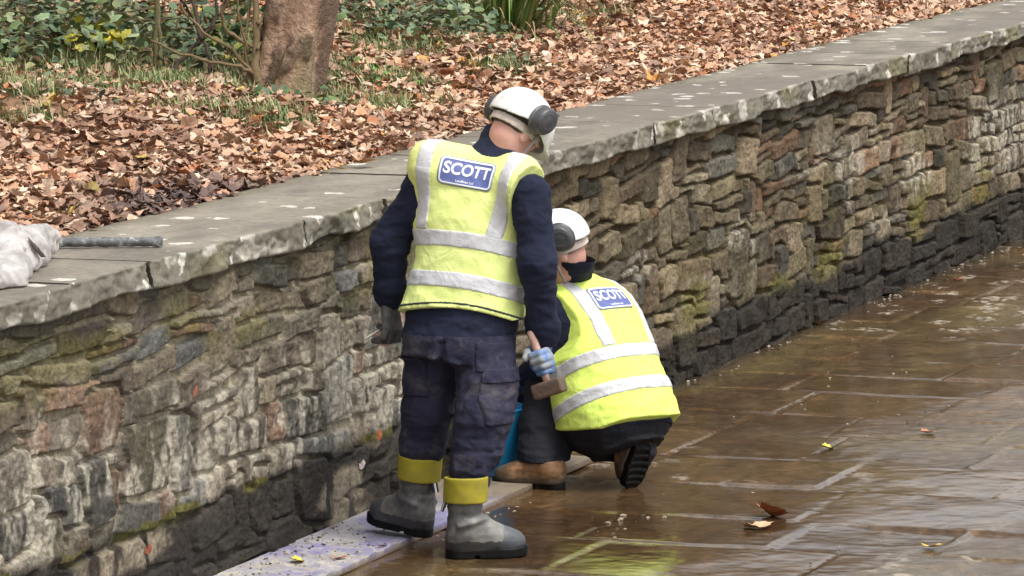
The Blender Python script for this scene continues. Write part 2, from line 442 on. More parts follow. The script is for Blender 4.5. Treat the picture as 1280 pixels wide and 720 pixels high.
    m1 = t.ramp(t.noise(v, 26, 8, 0.65), [(0.3, 0.72), (0.7, 1.25)])
    c0 = t.mix(1.0, a.outputs["Color"], m1, 'MULTIPLY')
    vo = t.n("ShaderNodeTexVoronoi", Scale=5.5, Randomness=1.0)
    dist = t.n("ShaderNodeVectorMath", _operation='ADD'); t.l(v, dist.inputs[0])
    nz = t.n("ShaderNodeTexNoise", Scale=14, Detail=4); t.l(v, nz.inputs["Vector"])
    sc_ = t.n("ShaderNodeVectorMath", _operation='SCALE'); sc_.inputs["Scale"].default_value = 0.10; t.l(nz.outputs["Color"], sc_.inputs[0]); t.l(sc_.outputs[0], dist.inputs[1])
    t.l(dist.outputs[0], vo.inputs["Vector"])
    thr = t.math('MULTIPLY', t.noise(v, 1.6, 2), 0.50)
    spot = t.math('LESS_THAN', vo.outputs["Distance"], t.math('SUBTRACT', thr, 0.04))
    spot = t.math('MULTIPLY', spot, t.ramp(t.noise(v, 60, 4), [(0.35, 0.2), (0.55, 0.9)]))
    t.base(t.mix(spot, c0, lin(206, 202, 190)))
    t.l(t.attr("rgh").outputs["Fac"], t.b.inputs["Roughness"])
    t.bump(t.noise(v, 55, 8, 0.65), 0.5, 0.008)
    x = 14.6; k = 0
    edges = [16.55, 17.25, 17.95, 18.62, 19.45, 20.3, 21.2, 22.0, 22.9, 23.8, 24.7, 25.5, 26.4, 27.4, 28.2, 29.1, 30.0, 31.0, 31.9, 32.8, 33.7, 34.6]
    edges = [13.2, 14.0, 14.8, 15.7] + edges + [35.5, 36.4, 37.4]
    for x0, x1 in zip(edges[:-1], edges[1:]):
        k += 1; rr = rnd.random
        n = int((x1 - x0) / 0.0125); sx = np.linspace(x0 + 0.004, x1 - 0.004, n)
        th = 0.086 + 0.018 * rr(); z1 = 1.222 + 0.006 * (rr() - 0.5); ov = -0.068 - 0.02 * rr(); yb = 0.53 + 0.03 * rr()
        prof = [(0.10, -th)] + [(ov + 0.012, -th)] + [(ov, -th + 0.006 + (th - 0.012) * i / 13) for i in range(14)] + [(ov + 0.006, 0.0)] + [(ov + 0.016 + (yb - ov - 0.02) * (i / 22), 0.0) for i in range(23)] + [(yb, -0.012), (yb, -th)]
        pr = np.array(prof); XX = np.repeat(sx[:, None], len(pr), 1); YY = np.repeat(pr[None, :, 0], n, 0).copy(); ZZ = np.repeat(pr[None, :, 1], n, 0).copy() + z1
        fr = np.zeros(len(pr)); fr[1:16] = 1; fr[16] = 0.7; fr[17] = 0.3
        bt = np.clip(-(pr[:, 1]) / th, 0, 1) * fr
        Q = P3(XX * 5, ZZ * 9, YY * 0 + k * 0.0)
        big = fbm(Q, 4, 121) - 0.5; fac = np.abs(fbm(P3(XX * 13, ZZ * 22), 4, 123) - 0.5)
        end = np.minimum(np.abs(XX - x0), np.abs(x1 - XX)); endr = sstep(0.05, 0.0, end)
        YY += fr[None] * (0.050 * big - 0.045 * (fac - 0.15) + 0.004 * endr)
        ZZ += bt[None] * (0.045 * (fbm(P3(XX * 4, XX * 0), 4, 125) - 0.5)) + 0.004 * (fbm(P3(XX * 3, YY * 3), 3, 127) - 0.5)
        ZZ[:, 14:20] -= (0.014 * np.maximum(0, fbm(P3(XX * 9, YY * 9), 3, 129) - 0.45) * np.array([0.4, 0.9, 1, 0.8, 0.4, 0.1]))[:, :] if False else 0
        tint = np.array(lin(124, 117, 104)) * (0.85 + 0.25 * rr())
        C = np.tile(tint, (n, len(pr), 1)) * (0.45 + 1.0 * fbm(P3(XX * 4, YY * 9), 5, 131))[..., None]
        wetb = (sstep(0.44, 0.56, fbm(P3(XX * 0.6, YY * 2.0), 3, 133)) * sstep(21.5, 23.5, XX) * (1 - fr[None]))[..., None] * 0.7
        C = C * (1 - wetb) + np.array(lin(88, 76, 58)) * wetb
        fm = np.broadcast_to(fr[None, :, None], C.shape)
        rock = np.array(lin(112, 107, 95)) * (0.62 + 0.72 * fbm(P3(XX * 11, ZZ * 18), 4, 135))[..., None]
        ms = (sstep(0.58, 0.70, fbm(P3(XX * 2.0, ZZ * 5), 3, 137)))[..., None] * 0.45
        rock = rock * (1 - ms) + np.array(lin(112, 106, 62)) * ms
        lw = (sstep(0.64, 0.70, fbm(P3(XX * 8, ZZ * 14), 4, 139)))[..., None] * 0.6
        rock = rock * (1 - lw) + np.array(lin(196, 190, 178)) * lw
        C = C * (1 - fm) + rock * fm
        bk = sstep(0.42, 0.53, YY + 0.1 * (fbm(P3(XX * 5, YY * 5), 3, 141) - 0.5))[..., None] * 0.6
        C = C * (1 - bk) + np.array(lin(92, 84, 60)) * bk
        R = 0.72 - 0.5 * wetb[..., 0]
        o = mesh("coping_slab", np.stack([XX, YY, ZZ], -1).reshape(-1, 3), [], None)
        bpy.data.objects.remove(o)
        V = np.stack([XX, YY, ZZ], -1).reshape(-1, 3); m_ = len(pr)
        F = [tuple(q) for q in grid_faces(n, m_)[:, ::-1]]
        F += [tuple(range(m_)), tuple((n - 1) * m_ + i for i in range(m_ - 1, -1, -1))] + [(i * m_, (i + 1) * m_, (i + 1) * m_ + m_ - 1, i * m_ + m_ - 1) for i in range(n - 1)]
        mesh("coping_slab", V, F, t.m, root, True, attrs={"col": C.reshape(-1, 3), "rgh": R.ravel()})

make_ground(); make_path(); make_wall()
# ---------------------------------------------------------------- leaves, grass and plants on the bank
def leaf_templates():
    """lobed and oval leaves in the unit square, as fans with a raised midrib"""
    T = []
    def fan(out):
        out = np.array(out, float); c = np.array([[0, 0.42]]); P = np.vstack([c, out]); n = len(out)
        return P, np.array([(0, 1 + i, 1 + (i + 1) % n) for i in range(n)])
    half = [(0.02, 0.0), (0.26, -0.05), (0.38, 0.10), (0.56, 0.14), (0.50, 0.30), (0.62, 0.50), (0.44, 0.54), (0.38, 0.66), (0.24, 0.70), (0.13, 0.84)]
    T.append(fan(half + [(0, 1.0)] + [(-x, y) for x, y in half[::-1]]))
    half = [(0.02, 0.0), (0.24, 0.02), (0.46, 0.20), (0.42, 0.36), (0.50, 0.58), (0.34, 0.68), (0.18, 0.86)]
    T.append(fan(half + [(0.03, 1.0)] + [(-x * 0.9, y) for x, y in half[::-1]]))
    half = [(0.02, 0.0), (0.18, 0.14), (0.29, 0.36), (0.26, 0.62), (0.13, 0.86)]
    T.append(fan(half + [(0, 1.02)] + [(-x, y) for x, y in half[::-1]]))
    return T
LEAF_T = leaf_templates()

def scatter_leaves(pos, size, yaw, tilt, roll, curl, col, tmpl):
    """returns vertices, faces and colours of many curled leaves"""
    V = []; F = []; C = []; n0 = 0
    for ti, (P, fc) in enumerate(LEAF_T):
        k = np.where(tmpl == ti)[0]
        if not len(k): continue
        u = P[None, :, 0] * size[k, None]; v = (P[None, :, 1] - 0.45) * size[k, None]
        cu = curl[k]
        w = (cu[:, 0:1] * P[None, :, 0] ** 2 + cu[:, 1:2] * (P[None, :, 1] - 0.4) ** 2 + cu[:, 2:3] * P[None, :, 0] * (P[None, :, 1] - .4)
             + cu[:, 3:4] * np.sin(P[None, :, 0] * 7 + cu[:, 0:1] * 9) * 0.18) * size[k, None]
        cr, sr = np.cos(roll[k, None]), np.sin(roll[k, None]); ct, s_t = np.cos(tilt[k, None]), np.sin(tilt[k, None]); cy, sy = np.cos(yaw[k, None]), np.sin(yaw[k, None])
        u, w = u * cr + w * sr, -u * sr + w * cr
        v, w = v * ct - w * s_t, v * s_t + w * ct
        x, y = u * cy - v * sy, u * sy + v * cy
        vv = np.stack([x, y, w], -1) + pos[k, None, :]
        m = len(P); V.append(vv.reshape(-1, 3))
        F.append((fc[None] + (np.arange(len(k)) * m)[:, None, None] + n0).reshape(-1, 3)); n0 += len(k) * m
        rib = np.ones((1, m, 1)); rib[0, 0] = 0.82
        C.append((col[k, None, :] * rib).reshape(-1, 3))
    return np.vstack(V), np.vstack(F), np.vstack(C)

def leaf_material(name, rough=0.6, trans=0.0):
    t = NT(name); v = t.coord(); a = t.attr("col")
    m = t.ramp(t.noise(v, 90, 4, 0.6), [(0.3, 0.75), (0.7, 1.2)])
    t.base(t.mix(1.0, a.outputs["Color"], m, 'MULTIPLY')); t.rough(rough)
    t.b.inputs["Specular IOR Level"].default_value = 0.35
    t.bump(t.noise(v, 70, 3), 0.25, 0.004)
    return t.m
M_LEAF = leaf_material("dead_leaf"); M_GREEN = leaf_material("green_leaf", 0.5)

def visible(P, m=170):
    d = P - CAM; z = d @ FW; px = 640 + FPX * (d @ RT) / z; py = 360 - FPX * (d @ UP) / z
    return (px > -m) & (px < 1280 + m) & (py > -m) & (py < 720 + m)

GREENS = []                                                   # where grass thins the leaves out: x, y, radius
for px, py, r in [(430, 128, .42), (400, 135, .25), (500, 106, .22), (640, 88, .16), (150, 78, .5), (60, 80, .45), (20, 90, .4), (250, 110, .25), (330, 155, .25), (440, 30, .55), (560, 45, .4), (300, 60, .5), (20, 150, .16), (200, 60, .5), (700, 20, .4), (120, 40, .7), (480, 60, .4), (70, 112, .45), (170, 104, .4), (250, 140, .3), (470, 135, .25), (430, 95, .4), (30, 120, .3), (280, 100, .4)]:
    p = on_bank(px, py); GREENS.append((p[0], p[1], r))
GREENS = np.array(GREENS)

def greenness(x, y):
    g = np.zeros_like(x)
    for gx, gy, r in GREENS: g = np.maximum(g, np.exp(-(((x - gx) ** 2 + (y - gy) ** 2) / r ** 2)))
    return g

def make_litter():
    n = 74000
    x = RNG.uniform(15, 36.5, n); y = 0.50 + RNG.random(n) ** 1.15 * 5.2
    P = np.stack([x, y, bank_z(x, y)], -1); keep = visible(P, 420) & (RNG.random(n) > 0.80 * greenness(x, y))
    P = P[keep]; n = len(P)
    edge = 0.53 + 0.05 * np.sin(P[:, 0] * 5) + 0.04 * np.sin(P[:, 0] * 13)
    k = P[:, 1] > edge; P = P[k]; n = len(P)
    P[:, 2] += RNG.random(n) * 0.045 + 0.008
    size = 0.030 + 0.048 * RNG.random(n) ** 1.6
    pal = np.array([lin(184, 142, 108), lin(194, 158, 126), lin(162, 120, 90), lin(198, 168, 138), lin(146, 106, 80), lin(176, 136, 108), lin(188, 140, 100), lin(134, 100, 80), lin(204, 180, 154), lin(170, 124, 94)])
    col = pal[RNG.integers(0, len(pal), n)] * RNG.uniform(0.7, 1.15, (n, 1)); col = (col * 0.78 + col.mean(1, keepdims=True) * 0.22) * np.array([1.24, 1.19, 1.12])
    sp = RNG.random(n); col[sp < 0.010] = lin(196, 142, 70); col[(sp > 0.02) & (sp < 0.023)] = lin(206, 180, 84); col[(sp > 0.028) & (sp < 0.07)] = lin(172, 112, 74)
    # wet leaves along the back of the coping, with shade painted into their dark tone
    wet = sstep(0.55, 0.0, P[:, 1] - 0.55 + 0.25 * np.sin(P[:, 0] * 2.1)) * (1 - sstep(20.2, 21.6, P[:, 0]))
    wet = np.maximum(wet, sstep(0.5, 0.65, fbm(P * np.array([0.9, 1.6, 0]), 3, 7)) * 0.25 * (P[:, 0] < 25)) * (RNG.random(n) < 0.75)
    col = col * (1 - wet[:, None]) + np.array(lin(92, 74, 68)) * RNG.uniform(0.5, 1.6, (n, 1)) * wet[:, None]
    V, F, C = scatter_leaves(P, size, RNG.uniform(0, 6.28, n), RNG.normal(0, 0.22, n), RNG.normal(0, 0.22, n),
                             np.c_[RNG.normal(0.28, 0.42, n), RNG.normal(0.2, 0.4, n), RNG.normal(0, 0.5, n), RNG.normal(0, 0.7, n)], col, RNG.choice(3, n, p=[0.5, 0.28, 0.22]))
    tag(mesh("leaf_litter", V, F, M_LEAF, smooth=False, attrs={"col": C}), "carpet of fallen brown autumn leaves covering the bank behind the wall", "leaf litter", kind="stuff")

def blades(P, h, lean, yaw, w, col, seg=4, droop=1.2):
    """grass blades: tapered strips that bend over"""
    n = len(P); s = np.linspace(0, 1, seg + 1)
    hx = np.cos(yaw)[:, None]; hy = np.sin(yaw)[:, None]
    a = lean[:, None] + droop * s[None] ** 1.3 * (0.4 + lean[:, None])
    dl = h[:, None] / seg
    r = np.cumsum(np.sin(a) * dl, 1) - np.sin(a[:, :1]) * dl; z = np.cumsum(np.cos(a) * dl, 1) - np.cos(a[:, :1]) * dl
    cx = P[:, 0:1] + hx * r; cy = P[:, 1:2] + hy * r; cz = P[:, 2:3] + z
    ww = (w[:, None] * (1 - 0.92 * s[None] ** 1.5)) / 2
    L = np.stack([cx - hy * ww, cy + hx * ww, cz], -1); R_ = np.stack([cx + hy * ww, cy - hx * ww, cz + ww * 0.4], -1)
    V = np.stack([L, R_], 2).reshape(n, -1, 3); m = V.shape[1]
    f = np.array([(2 * i, 2 * i + 1, 2 * i + 3, 2 * i + 2) for i in range(seg)])
    F = (f[None] + (np.arange(n) * m)[:, None, None]).reshape(-1, 4)
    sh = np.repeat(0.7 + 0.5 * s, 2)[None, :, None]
    return V.reshape(-1, 3), F, (col[:, None, :] * sh).reshape(-1, 3)

def make_grass():
    Ps = []
    for gx, gy, r in GREENS:
        m = int(1600 * r + 130); a = RNG.normal(0, r * 0.55, (m, 2)); c = RNG.normal(0, r * 0.5, (max(3, int(14 * r)), 2))
        a = c[RNG.integers(0, len(c), m)] + RNG.normal(0, 0.05 + 0.10 * r, (m, 2))
        Ps.append(np.c_[gx + a[:, 0], gy + a[:, 1]])
    m = 2600; Ps.append(np.c_[RNG.uniform(17, 36, m), RNG.uniform(2.2, 6.0, m)])
    Q = np.vstack(Ps); Q = Q[Q[:, 1] > 0.7]
    P = np.c_[Q, bank_z(Q[:, 0], Q[:, 1])]; P = P[visible(P)]; n = len(P)
    pal = np.array([lin(128, 146, 88), lin(110, 134, 78), lin(150, 160, 104), lin(162, 162, 114), lin(96, 118, 70), lin(180, 166, 126)])
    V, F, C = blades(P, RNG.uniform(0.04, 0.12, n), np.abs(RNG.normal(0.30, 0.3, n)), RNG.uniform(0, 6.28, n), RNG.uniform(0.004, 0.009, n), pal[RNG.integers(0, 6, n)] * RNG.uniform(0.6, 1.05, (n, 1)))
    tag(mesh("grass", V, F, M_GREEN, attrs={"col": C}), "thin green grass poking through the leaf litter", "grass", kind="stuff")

def leafy(name, label, cat, c, rad, n, size, pal, tm=(0, 0.4, 0.6), stems=30, group=None, stemcol=lin(84, 74, 54), low=0.0):
    """a bush: stems from the base and leaves spread in clumps through its volume"""
    b = np.array([c[0], c[1], float(bank_z(c[0], c[1]))])
    root = empty(name, b); tag(root, label, cat, group)
    k = max(6, n // 22); th = RNG.uniform(0, 6.28, k); rr = RNG.random(k) ** 0.5; hh = RNG.random(k)
    cl = np.c_[np.cos(th) * rr * rad[0], np.sin(th) * rr * rad[1], low + hh * rad[2] * (1 - 0.55 * rr ** 2)]
    p = cl[RNG.integers(0, k, n)] + RNG.normal(0, 1, (n, 3)) * np.array([0.09, 0.09, 0.06]) * (0.5 + max(rad) * 0.7)
    p[:, 2] = np.maximum(p[:, 2] + (bank_z(b[0] + p[:, 0], b[1] + p[:, 1]) - b[2]) * 1.0, bank_z(b[0] + p[:, 0], b[1] + p[:, 1]) - b[2] + 0.015)
    pal = np.array(pal); col = pal[RNG.integers(0, len(pal), n)] * RNG.uniform(0.65, 1.15, (n, 1))
    V, F, C = scatter_leaves(p, size * RNG.uniform(0.6, 1.3, n), RNG.uniform(0, 6.28, n), RNG.normal(0.35, 0.4, n), RNG.normal(0, 0.4, n),
                             np.c_[RNG.normal(-0.3, 0.3, n), RNG.normal(-0.4, 0.3, n), RNG.normal(0, 0.2, n), RNG.normal(0, 0.2, n)], col, RNG.choice(3, n, p=list(tm)))
    mesh("foliage", V, F, M_GREEN, root, attrs={"col": C})
    mb = MB()
    for q in cl[RNG.permutation(k)[:stems]]:
        mid = q * np.array([0.45, 0.45, 0.7]) + np.array([0, 0, 0.02])
        mb.tube([(RNG.normal(0, .03), RNG.normal(0, .03), -0.03), mid, q], [0.006, 0.005, 0.003], 5, stemcol)
    mb.build("stem", M_BARK2, root)
    return root

M_BARK2 = attr_mat("twig_bark", var=0.3, vs=60, bump=0.3)

def make_plants():
    dark = [lin(98, 118, 86), lin(84, 106, 74), lin(122, 140, 102), lin(72, 92, 66), lin(140, 148, 110)]
    mid = [lin(94, 118, 66), lin(78, 104, 62), lin(118, 136, 78), lin(66, 90, 58)]
    def at(px, py): p = on_bank(px, py); return p[:2]
    leafy("bramble_bush", "bushy dark green bramble at the left end of the bank", "bramble", at(85, 58), (0.95, 0.7, 0.34), 2100, 0.050, dark + [lin(110, 128, 78), lin(132, 132, 90)])
    leafy("bramble_bush", "low dark green bramble mound right behind the thick tree trunk", "bramble", at(480, 42), (0.65, 0.6, 0.22), 1100, 0.048, dark + [lin(110, 128, 78)])
    leafy("bramble_bush", "loose mid green bramble between the twin stemmed sapling and the tree", "bramble", at(265, 50), (0.6, 0.5, 0.30), 330, 0.07, mid + [lin(150, 150, 70)])
    leafy("bramble_bush", "thin bramble spreading right of the sedge on the top edge", "bramble", at(820, -6), (0.7, 0.4, 0.2), 300, 0.06, mid)
    leafy("nettle_patch", "fresh green weed patch in the leaves above the taller man's left shoulder", "weed", at(500, 108), (0.16, 0.16, 0.05), 90, 0.04, [lin(110, 150, 60), lin(92, 134, 54)], stems=8)
    leafy("nettle_patch", "dull green weed in front of the tree trunk base", "weed", at(385, 140), (0.26, 0.2, 0.06), 130, 0.045, mid, stems=8)
    leafy("nettle_patch", "small dark weed rosette left of the bare shrub", "weed", at(100, 128), (0.16, 0.12, 0.05), 60, 0.05, dark, stems=6)
    leafy("nettle_patch", "small dark weed tuft in the leaves above the taller man's helmet", "weed", at(645, 88), (0.13, 0.1, 0.04), 60, 0.04, dark, stems=6)
    leafy("yellow_seedling", "young sapling with bright yellow leaves in front of the bramble", "sapling", at(128, 74), (0.20, 0.12, 0.20), 52, 0.085, [lin(214, 200, 70), lin(198, 190, 84), lin(170, 176, 72)], stems=6, low=0.06)
    # the sedge: long arching blades, some of them dead
    c = at(632, 42); b = np.array([c[0], c[1], float(bank_z(*c))])
    root = empty("sedge_plant", b); tag(root, "big clump of long arching sedge blades on the top edge of the bank", "sedge")
    n = 210; q = RNG.normal(0, 0.11, (n, 2)); yaw = np.arctan2(q[:, 1], q[:, 0]) + RNG.normal(0, 0.5, n)
    pal = np.array([lin(92, 124, 54), lin(74, 108, 46), lin(118, 140, 70), lin(66, 92, 44), lin(150, 150, 92)])
    P = np.c_[q, np.full(n, -0.02)]
    V, F, C = blades(P, RNG.uniform(0.45, 0.95, n), np.abs(RNG.normal(0.35, 0.28, n)), yaw, RNG.uniform(0.012, 0.022, n), pal[RNG.integers(0, 5, n)] * RNG.uniform(0.6, 1.1, (n, 1)), seg=9, droop=1.7)
    mesh("blade", V, F, M_GREEN, root, attrs={"col": C})["kind"] = "stuff"
    n = 50; q = RNG.normal(0, 0.15, (n, 2)); yaw = np.arctan2(q[:, 1], q[:, 0]) + RNG.normal(0, 0.6, n)
    V, F, C = blades(np.c_[q, np.full(n, -0.02)], RNG.uniform(0.3, 0.7, n), np.abs(RNG.normal(0.8, 0.3, n)), yaw, RNG.uniform(0.009, 0.016, n), np.tile(lin(168, 142, 104), (n, 1)) * RNG.uniform(0.6, 1.2, (n, 1)), seg=9, droop=1.9)
    mesh("dead_blade", V, F, M_LEAF, root, attrs={"col": C})["kind"] = "stuff"
    # the thick tree
    c = on_bank(347, 124); b = np.array([c[0], c[1], float(bank_z(c[0], c[1])) - 0.06])
    root = empty("tree", b); tag(root, "thick tree trunk with smooth flaking brown bark rising out of the picture", "tree")
    ns, nz = 110, 420; th = np.linspace(0, 2 * math.pi, ns, endpoint=False); zz = np.linspace(0, 5.2, nz)
    TH, ZZ = np.meshgrid(th, zz, indexing='ij')
    R = 0.163 - 0.012 * ZZ + 0.13 * np.exp(-ZZ / 0.13) * (0.55 + 0.45 * np.cos(3 * TH + 0.6)) + 0.014 * np.cos(2 * TH + 0.5 * ZZ) + 0.013 * np.cos(5 * TH - ZZ) + 0.007 * np.cos(9 * TH + 2 * ZZ)
    cs = np.stack([np.cos(TH), np.sin(TH)], -1)
    fl = fbm(P3(cs[..., 0] * 2.0, cs[..., 1] * 2.0, ZZ * 4), 5, 151); flake = sstep(0.49, 0.51, fl)
    R = R + 0.015 * flake + 0.022 * (fbm(P3(cs[..., 0] * 3, cs[..., 1] * 3, ZZ * 9), 4, 153) - 0.5) + 0.045 * (fbm(P3(cs[..., 0] * 1.5, cs[..., 1] * 1.5, ZZ * 2.5), 2, 155) - 0.5)
    ln_ = 0.22 * np.minimum(ZZ, 1.2) + 0.06 * np.maximum(0, ZZ - 1.2); lx = ln_ * RT[0]; ly = ln_ * RT[1]
    V = np.stack([cs[..., 0] * R + lx, cs[..., 1] * R + ly, ZZ], -1)
    C = np.array(lin(156, 128, 106)) * (1 - flake[..., None]) + np.array(lin(104, 84, 68)) * flake[..., None]
    C = C * (0.65 + 0.7 * fbm(P3(cs[..., 0] * 3, cs[..., 1] * 3, ZZ * 26), 5, 157))[..., None]
    ms = (sstep(0.50, 0.62, fbm(P3(cs[..., 0] * 1.5, cs[..., 1] * 1.5, ZZ * 1.6), 3, 159)) * sstep(0.5, 0.1, ZZ) * 0.6)[..., None]
    C = C * (1 - ms) + np.array(lin(96, 94, 58)) * ms
    i, j = np.meshgrid(np.arange(ns), np.arange(nz - 1), indexing='ij'); i2 = (i + 1) % ns
    F = np.stack([i * nz + j, i2 * nz + j, i2 * nz + j + 1, i * nz + j + 1], -1).reshape(-1, 4)
    mesh("trunk", V.reshape(-1, 3), F, attr_mat("tree_bark", var=0.5, vs=38, bump=1.0, bs=55, bd=0.02), root, attrs={"col": C.reshape(-1, 3)})
    rn = random.Random(5)
    for k in range(6):
        z0 = 3.0 + 0.35 * k; a = k * 2.4; o = np.array([(0.264 + 0.06 * (z0 - 1.2)) * RT[0], (0.264 + 0.06 * (z0 - 1.2)) * RT[1], z0]); mb = MB()
        d = np.array([math.cos(a), math.sin(a), 0.9]); pts = [o + d * 0.45 * s + np.array([rn.uniform(-.1, .1), rn.uniform(-.1, .1), 0.12 * s * s]) for s in range(6)]
        mb.tube(pts, [0.055, 0.045, 0.036, 0.028, 0.018, 0.008], 8, lin(120, 98, 80))
        for s in range(2, 6):
            e = pts[s]; mb.tube([e, e + np.array([rn.uniform(-.5, .5), rn.uniform(-.5, .5), rn.uniform(.1, .5)]), e + np.array([rn.uniform(-.9, .9), rn.uniform(-.9, .9), rn.uniform(.3, .9)])], [0.014, 0.009, 0.004], 6, lin(110, 90, 74))
        mb.build("branch", M_BARK2, root)
    # bare shrub at its foot, twin sapling and a dark dead stem: twigs stand at one real distance, splayed in depth
    def twiggy(name, label, cat, foot, lines, col):
        f = on_bank(*foot); dist = (f - CAM) @ FW; root_ = empty(name, f); tag(root_, label, cat)
        mb = MB(); rn2 = random.Random(len(lines))
        for pts, r0, r1 in lines:
            n = len(pts); dz = rn2.uniform(-0.25, 0.25); W = []
            for s, (px, py) in enumerate(pts):
                rr_ = ray(px, py); W.append(CAM + rr_ * ((dist + dz * s / max(1, n - 1)) / (rr_ @ FW)) - f)
            # smooth the polyline
            Q = []
            for s in range(len(W) - 1):
                for u in (0, 0.33, 0.66): Q.append(W[s] * (1 - u) + W[s + 1] * u + RNG.normal(0, 0.004, 3))
            Q.append(W[-1]); mb.tube(Q, list(np.linspace(r0, r1, len(Q))), 6, col)
        mb.build("stem", M_BARK2, root_)
    twiggy("bare_shrub", "bare many stemmed shrub growing against the left of the tree trunk", "shrub", (330, 125),
           [([(333, 126), (322, 108), (318, 70), (321, 30), (319, -20)], .024, .014), ([(318, 92), (300, 83), (262, 78), (225, 66), (188, 50)], .010, .005), ([(317, 90), (290, 62), (255, 40), (232, 18), (222, -10)], .009, .005),
            ([(316, 58), (296, 48), (283, 38), (275, 18), (284, 2), (290, -8)], .010, .006), ([(320, 60), (336, 44), (354, 38)], .008, .004), ([(322, 30), (334, 12), (346, -6)], .012, .007),
            ([(326, 118), (312, 98), (306, 60), (309, 20), (312, -15)], .010, .006), ([(330, 122), (345, 95), (357, 60)], .008, .004), ([(325, 112), (300, 122), (280, 126)], .007, .004), ([(310, 70), (300, 30), (296, -10)], .006, .004)], lin(112, 94, 66))
    twiggy("sapling", "two thin upright sapling stems side by side left of the bare shrub", "sapling", (197, 94), [([(193, 92), (193, 50), (194, 10), (194, -20)], .011, .008), ([(201, 95), (200, 55), (199, 15), (198, -20)], .011, .008), ([(200, 60), (190, 40), (170, 20)], .004, .003)], lin(104, 98, 66))
    twiggy("dead_branch", "dark crooked dead branches crossing behind the twin sapling", "branch", (205, 100), [([(205, 100), (225, 78), (248, 52), (262, 36), (270, 20), (268, -12)], .011, .007), ([(252, 48), (246, 25), (240, -8)], .012, .009), ([(256, 50), (261, 74), (262, 92)], .010, .007), ([(212, 82), (222, 94), (230, 102)], .008, .004), ([(244, 30), (232, 8), (222, -12)], .007, .005), ([(262, 36), (275, 20), (283, -6)], .006, .004)], lin(62, 48, 38))

make_litter(); make_grass(); make_plants()

# single leaves one can count on the path, the board, the wall and the coping
def single_leaf(p, size, col, label, tmpl=0, yaw=0.0, tilt=0.1, curl=(0.4, 0.3, 0.1, 0.3), roll=0.0):
    V, F, C = scatter_leaves(np.zeros((1, 3)), np.array([size]), np.array([yaw]), np.array([tilt]), np.array([roll]), np.array([curl]), np.array([col]), np.array([tmpl]))
    V[:, 2] -= V[:, 2].min() if abs(tilt) < 0.9 else 0
    o = mesh("fallen_leaf", V, F, M_LEAF, attrs={"col": C}, smooth=False); o.location = p
    tag(o, label, "leaf", "single fallen leaves")
Lb, Ly, Lo, Lt = lin(150, 92, 58), lin(214, 196, 84), lin(196, 120, 50), lin(204, 168, 132)
for (px, py, z, s, c, lab, tm, yaw, ti) in [
    (962, 648, .010, .12, lin(160, 92, 58), "curled red brown leaf standing up on the wet flagstones", 0, 1.2, 0.55),
    (950, 660, .010, .115, Lt, "pale tan leaf lying flat against the curled red brown leaf", 0, 2.6, 0.12),
    (1032, 561, .010, .065, Ly, "small pale yellow leaf alone on the wet path", 0, 0.4, 0.3),
    (1159, 541, .008, .07, lin(176, 124, 92), "dull pink brown leaf flat on the far right paving", 0, 0.9, 0.1),
    (1165, 684, .010, .085, lin(212, 176, 84), "yellow ochre leaf near the bottom right of the path", 1, 1.7, 0.1),
    (866, 466, .01, .06, lin(160, 86, 52), "orange brown leaf upright at the wall foot behind the crouching man", 1, 0.4, 0.9),
    (1020, 405, .01, .07, Lt, "pale leaf resting against the wall foot further along", 2, 0.8, 0.2),
    (980, 417, .01, .045, lin(188, 140, 110), "tiny tan leaf beside the pale leaf at the wall foot", 1, 1.8, 0.2),
    (1199, 350, .008, .06, lin(150, 84, 56), "red brown leaf flat on the path near the far wall", 0, 2.2, 0.1),
    (370, 702, .034, .06, Ly, "yellow leaf lying on the left end of the board", 0, 0.5, 0.25),
    (424, 698, .034, .05, lin(170, 96, 66), "small rust leaf on the paint stained board", 0, 1.8, 0.12),
    (478, 683, .034, .05, lin(176, 104, 70), "flat rust leaf on the board just in front of the left boot", 2, 1.2, 0.08),
    (424, 212, 1.24, .06, lin(206, 164, 66), "yellow leaf on the back edge of the coping left of the taller man", 2, 0.8, 0.2),
    (455, 205, 1.24, .085, lin(190, 132, 84), "large tan leaf curling over the back edge of the coping", 0, 2.0, 0.25)]:
    single_leaf(on_z(px, py, z), s, c, lab, tm, yaw, ti)
for (px, py, s, c, lab, tm) in [(474, 546, .06, lin(168, 100, 62), "orange leaf caught on the rubble wall beside the taller man's left knee", 1), (454, 581, .04, lin(206, 190, 186), "tiny pale leaf stuck low on the black wall stones", 1), (187, 687, .04, lin(150, 82, 60), "red brown leaf stuck on the black stones at far left", 1), (245, 490, .045, lin(168, 100, 76), "rust leaf stuck in a joint of the left wall", 2)]:
    d = ray(px, py); p = CAM + d * ((-0.045 - CAM[1]) / d[1]); single_leaf(p, s, c, lab, tm, 2.8, 1.35)
# ---------------------------------------------------------------- implicit shapes -> one smooth mesh
def V3(*a): return np.array(a, float)
def nrm(v): v = np.asarray(v, float); return v / np.linalg.norm(v)

